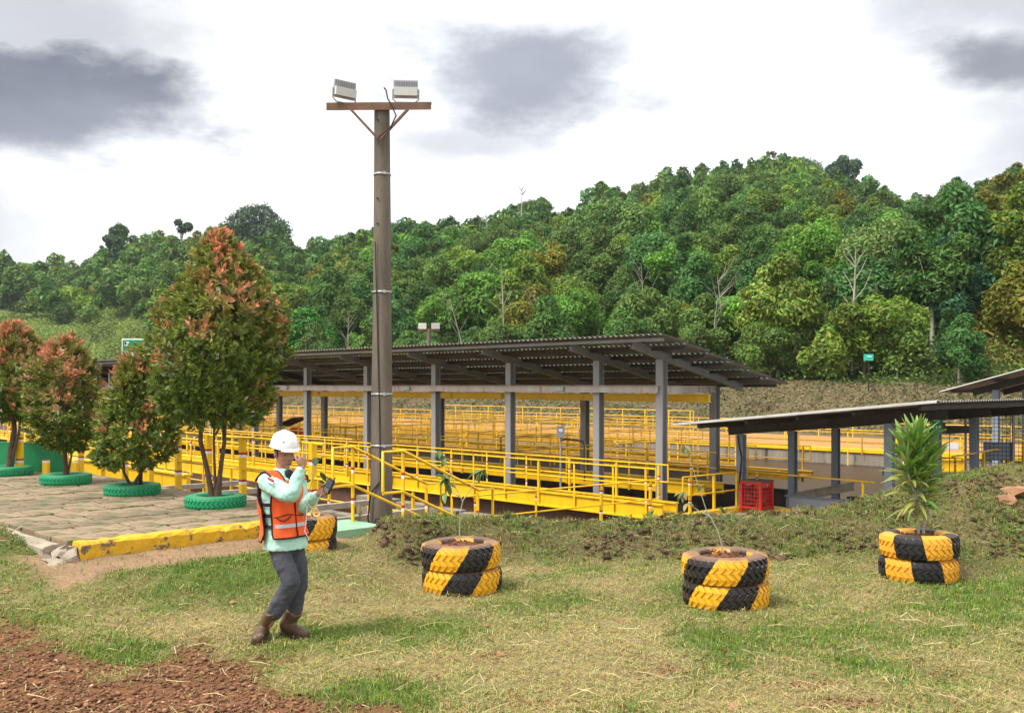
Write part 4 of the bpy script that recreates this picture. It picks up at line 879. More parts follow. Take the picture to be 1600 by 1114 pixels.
def tyre_meshes(R, w, nl, key, mat):
    pr = [(.60 * R, .30 * w), (.62 * R, .44 * w), (.70 * R, .50 * w), (.84 * R, .505 * w), (.93 * R, .46 * w), (.975 * R, .38 * w), (R, .2 * w), (R, 0)]
    pr = [(r, z) for r, z in pr] + [(r, -z) for r, z in pr[-2::-1]]
    b1 = MB(); b1.lathe(pr, 72); body = b1.mesh('carcass', mat)
    b2 = MB(); rows = [(-.43, -.22, 1), (-.215, -.005, -1), (.005, .215, 1), (.22, .43, -1)]
    for ri, (z0, z1, sg) in enumerate(rows):
        for k in range(nl):
            a0 = 2 * math.pi * (k + (.0 if sg > 0 else .12)) / nl; da = 2 * math.pi / nl; sl = .62 * da * sg; tw = .68 * da
            vs = []
            for hh, sh_ in ((-.012, 1), (.014, .82)):
                for (zz, off) in ((z0, -sl / 2), (z1, sl / 2)):
                    for e in (-tw / 2, tw / 2):
                        zc_ = zz * w * (1 if hh < 0 else .98); edge = abs(zz) > .3
                        rr = R * (.968 if edge else 1.0) + hh; a = a0 + off + e * sh_
                        vs.append((rr * math.cos(a), rr * math.sin(a), zc_))
            b2.add(vs, [(4, 5, 7, 6), (0, 1, 5, 4), (1, 3, 7, 5), (3, 2, 6, 7), (2, 0, 4, 6)])
    return body, b2.mesh('tread', mat)
TB = tyre_meshes(.40, .26, 34, 'a', YB); TB2 = tyre_meshes(.40, .26, 34, 'b', YB2); TG = tyre_meshes(.405, .19, 40, 'c', GN)
def tyre(ms, loc, rz, tilt, label, group, zpaint=0):
    T = thing('tyre', label, 'tyre', loc, rz, group); T.rotation_euler = (tilt[0], tilt[1], rz)
    link('carcass', ms[0], T); link('tread', ms[1], T); return T
def soil(loc, r, label, seed):
    rr = random.Random(seed); b_ = MB(); rings = []
    for i in range(6):
        f = i / 5; rings.append([Vector((r * (1 - f) * math.cos(k * math.pi / 9) + .001 * math.cos(k), r * (1 - f) * math.sin(k * math.pi / 9) + .001 * math.sin(k), .05 * f + rr.uniform(-.012, .014))) for k in range(18)])
    b_.loft(rings, 0, False, True, True)
    for k in range(60):
        a, q = rr.uniform(0, 6.28), rr.uniform(.1, .9) * r; s = rr.uniform(.006, .018); b_.box((q * math.cos(a), q * math.sin(a), .03 + rr.uniform(0, .02)), (s * 1.6, s, s), rz=a)
    o = b_.build('soil', MAT['soil'], None, loc); tag(o, label, 'soil', kind=None); return o
stacks = [(722, 9.95, .0, 'left of the middle', 2.0, 2.45), (1134, 9.28, .0, 'in the middle right', 2.05, 2.55), (1435, 10.55, .0, 'at the right by the bank', .25, 1.32), (469, 10.95, .0, 'behind the worker', .2, .55)]
STK = []
desc = [('dusty black and yellow tyre under the thin leafless-stemmed sapling', 'by the left free stack'), ]
tl = {0: ('top', 'bottom'), }
names = ['the black and yellow stack in front of the stair', 'the black and yellow stack below the red cage', 'the black and yellow stack holding the shrub', 'the black and yellow stack behind the worker']
for i, (px, d, _, _, r0, r1) in enumerate(stacks):
    g0 = gp(px, d, 0); z0 = float(min(ground_z(np.array([g0.x]), np.array([g0.y - .35]), False)[0], ground_z(np.array([g0.x]), np.array([g0.y]), False)[0])); z0 = max(z0, 0) if i != 3 else .14
    ms = TB2 if i == 2 else TB; b0 = g0.copy(); b0.z = z0 - .02 + .13; b1 = b0 + Vector((random.uniform(-.015, .015) - (.01 if i < 2 else 0), -.01, .247))
    tyre(ms, b0, r0, (.01, -.01), 'lower painted tyre of ' + names[i], 'painted tyres stacked in pairs'); tyre(ms, b1, r1, (-.015, .012), 'upper painted tyre of ' + names[i], 'painted tyres stacked in pairs')
    sz = .075 if i < 2 else .07
    soil(b1 + Vector((0, 0, sz)), .275, 'red soil in ' + names[i], i); STK.append(b1)
GPL = []
gpl = [(337, 13.45, 'nearest green tyre planter, at the right end of the row under the tallest tree'), (207, 14.95, 'second green tyre planter from the right on the paving'), (103, 16.6, 'third green tyre planter from the right on the paving'), (14, 18.2, 'farthest green tyre planter, at the left edge')]
for i, (px, d, lab) in enumerate(gpl):
    g0 = gp(px, d, .385 + .095); T = tyre(TG, g0, i * 1.3, (0, 0), lab, 'green tyre planters on the paving'); GPL.append(g0)
    soil(g0 + Vector((0, 0, .01)), .27, 'brown soil inside the ' + lab.split(' at ')[0].split(', ')[0], 20 + i)
# rocks on the right bank, loose stones
def rock(px, d, z, s, sc, label, seed):
    r = random.Random(seed); b_ = MB(); b_.sphere((0, 0, 0), s, 5, 0, sc); me = b_.mesh('rock', MAT['rock'])
    for v in me.vertices: v.co += Vector([r.uniform(-.18, .18) * s for _ in range(3)])
    for p_ in me.polygons: p_.use_smooth = False
    g = gp(px, d, 0); zz = z if z is not None else float(ground_z(np.array([g.x]), np.array([g.y]))[0])
    o = link('rock', me, None, (g.x, g.y, zz + s * .15), (r.uniform(-.2, .2), r.uniform(-.2, .2), r.uniform(0, 6))); return tag(o, label, 'rock')
rock(1588, 12.6, None, .17, (1.3, 1, .5), 'broad flat orange brown rock on the right hand bank', 1); rock(1572, 12.35, None, .12, (1.1, 1, .7), 'smaller brown rock below the broad flat one on the bank', 2)
for i, (px, py, s, lab) in enumerate(((248, 1000, .035, 'orange stone at the edge of the gravel left of the worker'), (12, 946, .04, 'dark stone in the grass at the left edge'), (782, 1024, .04, 'dark brown clod in the lawn in front of the left stack'), (698, 1104, .04, 'orange stone at the bottom of the lawn'), (1148, 1104, .04, 'orange stone at the bottom right of the lawn'), (365, 956, .035, 'brown dry leaf clod in the lawn left of the boots'))):
    d = F * HC / (py - HZ); rock(px, d, None, s, (1.3, 1, .6), lab, 10 + i)
# ------------------------------------------------------------------ embankment
def emb_z(p, q):
    top = 2.05 + .25 * (fbm(p * .06 + 3, q * .02, 3) - .5) * 2 + .012 * (-20 - p) * (p < -20)
    t = sst((q - 54.6) / 7.0); t = np.clip((q - 54.6) / 7.0, 0, 1) ** .85
    bumps = (fbm(p * .35, q * .35, 4) - .5) * .5 * np.clip((q - 54.6) / 1.5, 0, 1)
    return -1.05 + (top + 1.05) * t + bumps
def grid_mesh(xs, ys, zf, name, mat, colf=None, smooth=True):
    XX, YY = np.meshgrid(xs, ys); ZZ = zf(XX, YY); nx, ny = len(xs), len(ys)
    Wx = -AX * XX + .719 * YY; Wy = -AY * XX + .695 * YY
    V = np.stack([Wx.ravel(), Wy.ravel(), ZZ.ravel()], 1); ii = (np.arange(ny - 1)[:, None] * nx + np.arange(nx - 1)[None]).ravel()
    return link(name, np_mesh(name, V, np.stack([ii, ii + 1, ii + nx + 1, ii + nx], 1), mat, colf(XX.ravel(), YY.ravel()) if colf else None, smooth))
em = M('dry_cut_grass_bank', (.15, .11, .055), (.085, .08, .032), .8, .95, .8, 5, spots=((.085, .05, .03), .5, .58))
tag(grid_mesh(np.arange(-260, 40, .8), np.concatenate([np.arange(54.4, 62.5, .5), np.arange(63, 75, 2)]), emb_z, 'embankment', em), kind='structure')
n = 95000; p_ = rng.uniform(0, 1, n) ** 1.5 * -180 + 24; q_ = rng.uniform(54.8, 63, n)
Wx = -AX * p_ + .719 * q_; Wy = -AY * p_ + .695 * q_; P = np.stack([Wx, Wy, emb_z(p_, q_) + rng.uniform(0, .12, n)], 1)
inv = np.abs(800 + F * Wx / Wy - 800) < 900; P = P[inv]; n = len(P)
V, Q = cards(P, rng.uniform(.05, .17, n), .9, asp=.3)
cl = fbm(P[:, 0] * .25, P[:, 1] * .25, 3)[:, None]
cc = np.where(rng.random((n, 1)) < np.clip((cl - .35) * 2.6, .05, .9), np.array([[.23, .175, .085]]), np.array([[.085, .10, .03]])) * rng.uniform(.35, 1.5, (n, 1))
tag(link('bank_grass', np_mesh('bank_grass', V, Q, MAT['lawn'], np.repeat(cc, 4, 0))), kind='stuff')

# ------------------------------------------------------------------ hills
RP = [-300, 0, 60, 130, 165, 230, 350, 420, 465, 500, 560, 640, 700, 760, 830, 870, 920, 990, 1040, 1100, 1180, 1240, 1290, 1330, 1390, 1430, 1480, 1510, 1560, 1600, 1900]
RY = [350, 384, 400, 405, 372, 362, 352, 352, 372, 374, 352, 338, 342, 338, 322, 322, 300, 284, 264, 256, 250, 242, 262, 276, 300, 309, 304, 280, 268, 250, 200]
DR = ([-300, 0, 300, 600, 900, 1000, 1100, 1300, 1450, 1600, 1900], [330, 330, 340, 290, 260, 300, 330, 330, 260, 190, 180])
def d0_of(px):                              # distance at which the hill begins, just past the embankment
    k = (px - 800) / F; a = (.719 * 65 - k * .695 * 65) / (k * .719 + .695); return np.clip(.719 * a + .695 * 65, 55, 235)
def hill_z(px, d):
    dr = np.interp(px, *DR); zr = HC + (HZ - np.interp(px, RP, RY)) / F * dr - 11.5; d0 = d0_of(px); t = (d - d0) / (dr - d0)
    tt = np.clip(t, -.05, 1); z = 2.0 + (zr - 2.0) * (tt * .88 + .12 * sst(tt)) ; z = np.where(t > 1, zr - (d - dr) * .25, z)
    return z + (fbm(px * .012 + 4, d * .035, 3) - .5) * 5 * np.clip(t * 3, 0, 1)
pxs = np.arange(-320, 1921, 16); ts = np.linspace(-.03, 1.5, 60)
PX, TT = np.meshgrid(pxs, ts); D0 = d0_of(PX); DRR = np.interp(PX, *DR); DD = D0 + TT * (DRR - D0); ZZ = hill_z(PX, DD)
V = np.stack([((PX - 800) / F * DD).ravel(), DD.ravel(), ZZ.ravel()], 1); nx, ny = PX.shape[1], PX.shape[0]
ii = (np.arange(ny - 1)[:, None] * nx + np.arange(nx - 1)[None]).ravel()
lf = (np.clip((330 - PX) / 120, 0, 1) * (TT < .62) * (TT > -.1)).ravel()[:, None]; HCOL = np.array([[.045, .06, .018]]) * (1 - lf) + np.array([[.13, .165, .045]]) * lf
HM = leafmat('hill_ground', (1, 1, 1), .95, 0, 0, .1)
tag(link('hill', np_mesh('hill', V, np.stack([ii, ii + 1, ii + nx + 1, ii + nx], 1), HM, HCOL, True)), kind='structure')
# undergrowth over the hill, bright grass and fern on the left hillside
n = 210000; px = rng.uniform(-60, 1660, n); px = np.where(rng.random(n) < .25, rng.uniform(-60, 340, n), px); t_ = rng.random(n) ** 1.6 * .75; d0 = d0_of(px); d = d0 + t_ * (np.interp(px, *DR) - d0)
left = np.clip((330 - px) / 120, 0, 1) * (t_ < .58)
keep = (rng.random(n) < np.maximum(.4 * (t_ < .35), left)); px, d, left, t_ = px[keep], d[keep], left[keep], t_[keep]; n = len(px)
cl = fbm(px * .02, d * .09, 3)
P = np.stack([(px - 800) / F * d, d, hill_z(px, d) + rng.random(n) ** 1.5 * (.5 + 2.6 * np.clip(cl - .35, 0, .5) * 2)], 1)
V, Q = cards(P, rng.uniform(.10, .27, n) * (d / 110) ** .5, .5, asp=.5)
cg = np.array([[.10, .16, .03]]) * (1 - left[:, None]) + np.array([[.19, .26, .06]]) * left[:, None]
tag(link('undergrowth', np_mesh('undergrowth', V, Q, MAT['lawn'], np.repeat(cg * rng.uniform(.5, 1.5, (n, 1)) * np.clip(.1 + 1.75 * cl[:, None], .3, 1.6), 4, 0))), kind='stuff')

# ------------------------------------------------------------------ forest
def crown_arrays(seed, R, Hh, lobes, nleaf, leaf, flat=.8, lobe_r=(.34, .55), droop=.2, base=(.115, .195, .038), hv=.6):
    r = np.random.default_rng(seed); LC = []; LR = []
    for i in range(lobes):
        while True:
            u = r.uniform(-1, 1, 3)
            if (u ** 2).sum() < 1: break
        taper = 1 - .35 * max(u[2], 0); c = np.array([u[0] * R * .72 * taper, u[1] * R * .72 * taper, u[2] * Hh * .40]); LC.append(c); LR.append(r.uniform(*lobe_r) * R * (1 - .25 * max(u[2], 0)))
    LC = np.array(LC); LR = np.array(LR); tone = r.uniform(1 - hv * .5, 1 + hv * .5, lobes)
    m = int(nleaf * 1.6); w = LR ** 2 / (LR ** 2).sum(); li = r.choice(lobes, m, p=w)
    dv = r.normal(size=(m, 3)); dv[:, 2] += .35; dv /= np.linalg.norm(dv, axis=1)[:, None]
    rad = LR[li] * (1 - .35 * r.random(m) ** 2.2) * (1 + .12 * r.normal(size=m))
    P = LC[li] + dv * rad[:, None] * np.array([1, 1, flat])
    dist = np.linalg.norm((P[:, None, :] - LC[None]) / np.array([1, 1, flat]), axis=2) / LR[None]; dist[np.arange(m), li] = 9
    P_ok = dist.min(1) > .74; P, dv, li = P[P_ok][:nleaf], dv[P_ok][:nleaf], li[P_ok][:nleaf]; n = len(P)
    nrm = dv * .8 + r.normal(size=(n, 3)) * .55; nrm[:, 2] += .45; nrm /= np.linalg.norm(nrm, axis=1)[:, None]
    t = np.cross(nrm, r.normal(size=(n, 3))); t /= np.linalg.norm(t, axis=1)[:, None]; s = np.cross(nrm, t)
    sz = (leaf * r.uniform(.55, 1.35, n))[:, None]; t[:, 2] -= droop; 
    V = np.stack([P - t * sz, P + s * sz * .45 + nrm * sz * .12, P + t * sz, P - s * sz * .45 + nrm * sz * .12], 1).reshape(-1, 3)
    k = np.arange(n) * 4; Q = np.stack([k, k + 1, k + 2, k + 3], 1)
    c = np.array(base)[None] * tone[li][:, None] * r.uniform(.6, 1.45, (n, 1)); c = c * (1 + r.normal(size=(n, 3)) * np.array([.18, .06, .1]))
    return V, Q, np.repeat(np.clip(c, .003, 1), 4, 0), LC, LR
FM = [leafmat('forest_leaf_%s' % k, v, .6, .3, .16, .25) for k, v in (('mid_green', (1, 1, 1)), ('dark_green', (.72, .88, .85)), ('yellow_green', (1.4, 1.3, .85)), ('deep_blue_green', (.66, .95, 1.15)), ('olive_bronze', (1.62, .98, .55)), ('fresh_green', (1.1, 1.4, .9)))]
KIND = ['broad mid green tree', 'dark green tree', 'yellow green tree', 'blue green tree', 'olive bronze tree', 'fresh bright green tree']
HI, LO = [], []
specs = [(4.2, 7.5, 13, .82), (3.6, 8.5, 12, .85), (4.6, 6.5, 15, .7), (3.2, 9, 12, .95), (4.0, 7, 18, .75), (3.8, 8, 9, .9)]
for i, (R, Hh, lb, fl) in enumerate(specs):
    V, Q, c, LC, LR = crown_arrays(100 + i, R, Hh, lb + 6, 9500, .23, fl, (.26, .46))
    HI.append(np_mesh('crown', V, Q, FM[0], c))
    V, Q, c, LC, LR = crown_arrays(200 + i, R, Hh, lb + 6, 850, .58, fl, (.26, .46)); LO.append((V, Q, c))
def trunk_mesh(h, r, seed, mat, forks=3):
    rr = random.Random(seed); b_ = MB(); top = Vector((rr.uniform(-.4, .4), rr.uniform(-.4, .4), h))
    b_.tube([(0, 0, -1.0), top * .4 + Vector((rr.uniform(-.15, .15), 0, 0)), top], [r * 1.25, r, r * .55], 6)
    for k in range(forks):
        a = rr.uniform(0, 6.28); s = top * rr.uniform(.55, .95); b_.tube([s, s + Vector((math.cos(a) * .9, math.sin(a) * .9, 1.3)), s + Vector((math.cos(a) * 1.9, math.sin(a) * 1.9, 3.2))], [r * .5, r * .35, r * .15], 5)
    return b_.mesh('trunk', mat)
TR = [trunk_mesh(7.5, .17, k, MAT['bark_pale'] if k % 3 == 0 else MAT['bark'], 4) for k in range(6)]
trees = []
px = -120.0
d = 0
rowt = 0
rows = []
for row in range(60):
    # rows follow the hill: offset past its beginning
    off = 3.0 + row * 6.6 if row < 8 else 3.0 + 8 * 6.6 + (row - 8) * 8.2
    px = -140 + random.uniform(0, 40)
    while px < 1740:
        d0 = float(d0_of(px)); dr = float(np.interp(px, *DR)); d = d0 + off + random.uniform(-3, 3)
        step = random.uniform(4.6, 7.4) * F / d
        if d < dr + 3 and not (px < 300 and off < (66 if px < 200 else 66 - (px - 200) * .6)):
            trees.append((px, d))
        px += step
def pick_kind(px, t):
    r = random.random()
    if px > 1515: return 4 if r < .72 else (1 if r < .85 else 2)  # right edge: window reflection tint put into the foliage colour
    if px > 1400 and r < .5: return 3
    if px < 480: return 1 if r < .45 else (0 if r < .78 else (4 if r < .81 else 2))
    if t > .75: return 3 if r < .4 else (1 if r < .7 else 0)
    return 0 if r < .34 else (2 if r < .56 else (5 if r < .72 else (1 if r < .88 else (3 if r < .985 else 4))))
info = []
for px, d in trees:
    d0 = float(d0_of(px)); dr = float(np.interp(px, *DR)); t = (d - d0) / (dr - d0); sc = random.uniform(.75, 1.2) * (1.0 if t > .1 else random.uniform(.6, 1.0))
    if random.random() < .07 and t > .85: sc *= 1.35
    info.append((px, d, sc, random.randrange(6), pick_kind(px, t), t))
info.sort(key=lambda q: q[1] / q[2])
vis = [q for q in info if -25 < q[0] < 1625]
near = vis[:268]; rest = [q for q in info if q not in set(near)]
ZX = [140, 330, 590, 820, 1060, 1300, 1480]; zone = ['far left', 'behind the planter trees', 'left of the pole', 'right of the pole', 'above the long shed', 'past the long shed end', 'behind the low shed', 'right edge']
place = ['at the foot of the hill', 'on the lower slope', 'on the middle slope', 'high on the slope']
GRP = 'forest trees on the hillside behind the sheds'
for i, (px, d, sc, v, kd, t) in enumerate(near):
    z = float(hill_z(np.array([px]), np.array([d]))[0])
    T = thing('forest_tree', KIND[kd] + ' ' + place[min(3, int(t * 6))] + ', ' + zone[int(np.searchsorted(ZX, px))], 'tree', gp(px, d, z), random.uniform(0, 6.28), GRP)
    hz = specs[v][1] * .5; lift = (hz * .85 + (1.2 if t < .06 else random.uniform(1.8, 4.2)))
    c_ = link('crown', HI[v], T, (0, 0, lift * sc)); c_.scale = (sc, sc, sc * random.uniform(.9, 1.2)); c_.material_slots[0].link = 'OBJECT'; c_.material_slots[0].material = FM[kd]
    tk_ = link('trunk', TR[i % 6], T); tk_.scale = (sc, sc, sc * (lift + 1) / 9.5)
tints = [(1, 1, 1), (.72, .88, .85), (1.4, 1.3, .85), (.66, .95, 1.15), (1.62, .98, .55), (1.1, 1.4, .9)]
Vs, Qs, Cs = [], [], []; off = 0
for px, d, sc, v, kd, t in rest:
    V, Q, c = LO[v]; a = random.uniform(0, 6.28); z = float(hill_z(np.array([px]), np.array([d]))[0]); R = np.array([[math.cos(a), -math.sin(a), 0], [math.sin(a), math.cos(a), 0], [0, 0, random.uniform(.9, 1.15)]])
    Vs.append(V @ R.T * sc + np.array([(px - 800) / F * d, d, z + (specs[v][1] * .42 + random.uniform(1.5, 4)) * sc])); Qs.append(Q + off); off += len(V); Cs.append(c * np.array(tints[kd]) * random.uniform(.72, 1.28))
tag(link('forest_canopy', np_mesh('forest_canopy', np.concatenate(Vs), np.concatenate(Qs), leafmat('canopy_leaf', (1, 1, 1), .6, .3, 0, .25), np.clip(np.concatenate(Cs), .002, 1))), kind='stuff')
print('forest:', len(near), len(rest))

# leafy growth that fills the gaps between the crowns
n = 330000; px = rng.uniform(-60, 1660, n); t_ = rng.random(n) ** .8; d0 = d0_of(px); d = d0 + 1.5 + t_ * (np.interp(px, *DR) - d0)
keep = ~((px < 330) & (t_ < .62 - np.clip((px - 200) / 130, 0, 1) * .6)); px, d, t_ = px[keep], d[keep], t_[keep]; n = len(px); cl = fbm(px * .05 * d / 150, d * .16, 3); c2 = fbm(px * .013 * d / 150 + 7, d * .05 + 5, 3)
P = np.stack([(px - 800) / F * d, d, hill_z(px, d) + rng.random(n) ** .6 * (.8 + 13 * np.clip(cl - .28, 0, .6)) * np.clip(.45 + t_ * 3, 0, 1)], 1)
V, Q = cards(P, rng.uniform(.10, .26, n) * (d / 80) ** .75, .45, asp=.45); hue = np.clip((c2 - .3) * 2.5, 0, 1)[:, None]
cg = np.array([[.075, .155, .038]]) * (1 - hue) + np.array([[.16, .22, .045]]) * hue; cg = np.where((px > 1500)[:, None], np.array([[.215, .165, .03]]), cg)  # growth at the right edge carries the same reflection tint in its colour
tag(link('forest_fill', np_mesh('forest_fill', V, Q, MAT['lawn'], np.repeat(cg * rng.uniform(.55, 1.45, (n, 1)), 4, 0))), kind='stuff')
# trees that stand out of the forest
def special(px, d, label, R, Hh, lobes, leaf, base, lift, seed, mat=None, nleaf=8000, tr=.16, pale=True, sz=1.0, lobe_r=(.3, .48), name='forest_tree'):
    z = float(hill_z(np.array([px]), np.array([d]))[0]); T = thing(name, label, 'tree', gp(px, d, z))
    V, Q, c, LC, LR = crown_arrays(seed, R, Hh, lobes, nleaf, leaf, .85, lobe_r, .3, tuple(1.35 * q for q in base))
    link('crown', np_mesh('crown', V, Q, MAT['lawn'], c), T, (0, 0, lift)); b_ = MB(); b_.tube([(0, 0, -1), (.15, 0, lift * .5), (0, 0, lift + Hh * .2)], [tr * 1.2, tr, tr * .4], 7)
    for k in range(6):
        t_ = LC[k % len(LC)]; b_.tube([(0, 0, lift * .55 + k * .2), Vector((t_[0] * .5, t_[1] * .5, lift + t_[2] * .5 - .6)), Vector((t_[0], t_[1], t_[2] + lift))], [tr * .5, tr * .35, tr * .15], 5)
    b_.build('trunk', MAT['bark_pale'] if pale else MAT['bark'], T); return T
special(1215, 76, 'tall yellow green conical tree standing forward of the forest right of the long shed', 3.1, 9.2, 24, .21, (.13, .19, .03), 5.4, 61, nleaf=16000)
special(1385, 88, 'wide pale green dome shaped tree on the lower right slope', 4.6, 8.0, 26, .19, (.11, .17, .045), 7.2, 62, nleaf=16000)
special(1470, 80, 'dark blue green leafy tree on the right slope', 3.8, 7.0, 18, .24, (.05, .125, .06), 5.6, 63, nleaf=12000)
special(955, 150, 'large grey green tree rising above the middle ridge', 7.0, 12, 28, .3, (.09, .155, .04), 8, 64, tr=.35, nleaf=16000)
special(880, 118, 'bushy pale green tree just above the long shed roof', 4.2, 7, 14, .3, (.13, .19, .04), 4.5, 65)
special(480, 128, 'bright green leafy tree right of the red tipped planter tree', 4.6, 8.6, 14, .3, (.05, .17, .025), 4.8, 66)
special(1300, 72, 'low bright yellow green shrub tree under the forest at the embankment', 2.3, 4.2, 10, .26, (.13, .19, .03), 2.1, 67, tr=.08, nleaf=5000)
special(1400, 70, 'leafy young tree with pale leaves by the turquoise marker post', 2.2, 4.6, 10, .26, (.10, .165, .03), 2.4, 68, tr=.08, nleaf=5000)
special(405, 300, 'large dark rounded tree on the left ridge against the sky', 11, 15, 24, .55, (.05, .085, .045), 11, 69, tr=.5)
special(178, 300, 'narrow dark tree sticking out of the left ridge', 4.5, 14, 14, .5, (.05, .085, .04), 10, 70, tr=.3)
special(283, 300, 'small crowned tree on a thin stem on the left ridge', 3.2, 4.5, 6, .45, (.05, .08, .04), 15, 71, tr=.25, nleaf=1500)
special(1318, 300, 'open crowned tree on the right shoulder of the hilltop', 6, 8, 9, .5, (.05, .09, .05), 13, 72, tr=.35, nleaf=4000)
special(1237, 325, 'tallest pale tree on the very top of the hill', 9, 11, 18, .5, (.08, .13, .05), 6.5, 73, tr=.4)
def bare(px, d, label, h, lean, seed, r=.11):
    z = float(hill_z(np.array([px]), np.array([d]))[0]); T = thing('bare_tree', label, 'tree', gp(px, d, z)); rr = random.Random(seed); b_ = MB()
    tp = Vector((lean, 0, h)); b_.tube([(0, 0, -1), tp * .35 + Vector((rr.uniform(-.2, .2), 0, 0)), tp * .7, tp], [r * 1.2, r, r * .7, r * .25], 7); b_.build('trunk', MAT['bark_pale'], T)
    for k in range(7):
        s = tp * rr.uniform(.5, .95); a = rr.choice((-1, 1)) * rr.uniform(.6, 1.9); MB().tube([s, s + Vector((a * .5, rr.uniform(-.5, .5), .9)), s + Vector((a, rr.uniform(-.8, .8), rr.uniform(1.4, 2.6)))], [r * .45, r * .3, r * .1], 5).build('limb', MAT['bark_pale'], T)
    return T
fr_ = lambda px, o=2.5: float(d0_of(px)) + o
bare(1331, fr_(1331, 4), 'slender pale bare trunk standing in front of the dark forest on the right', 9.6, .3, 1, .10)
for px, h, ln, seed, lab in ((1106, 7.8, .9, 2, 'leaning thin pale trunk near the long shed roof end, left of the pair'), (1135, 7.2, -.8, 3, 'thin pale trunk near the long shed roof end, right of the pair'), (792, 10.5, -.6, 4, 'forked grey dead tree in the middle of the slope'), (735, 10, -2.2, 5, 'leaning dead branchy trunk left of the forked dead tree'),
    (1010, 9.4, -.5, 12, 'slim grey trunk above the columns of the long shed'), (855, 8.4, -.9, 14, 'thin crooked grey trunk above the control box'), (540, 9, .4, 15, 'thin grey trunk just left of the floodlight pole')):
    bare(px, fr_(px, random.choice((2.5, 5, 9, 12))), lab, h * random.uniform(.85, 1.15), ln, seed, random.uniform(.05, .075))
bare(812, 215, 'bleached dead tree with upright branches near the ridge', 17, .6, 6, .2)
bare(765, 210, 'small bleached dead tree near the ridge, left of the larger one', 14, -.8, 7, .16)
bare(668, 190, 'short white trunk in the forest right of the floodlight pole', 14, .3, 8, .16)
# ------------------------------------------------------------------ thin tropical haze over the whole place
hm = bpy.data.materials.new('haze'); hm.use_nodes = True; t = hm.node_tree; t.nodes.clear(); vo = t.nodes.new('ShaderNodeVolumePrincipled'); vo.inputs['Density'].default_value = .00014; vo.inputs['Color'].default_value = (.86, .93, 1, 1); vo.inputs['Anisotropy'].default_value = .2
oo = t.nodes.new('ShaderNodeOutputMaterial'); t.links.new(vo.outputs[0], oo.inputs['Volume'])
mb = MB(); mb.box((0, 500, 58), (6100, 7100, 124)); tag(mb.build('haze', hm), kind='stuff')
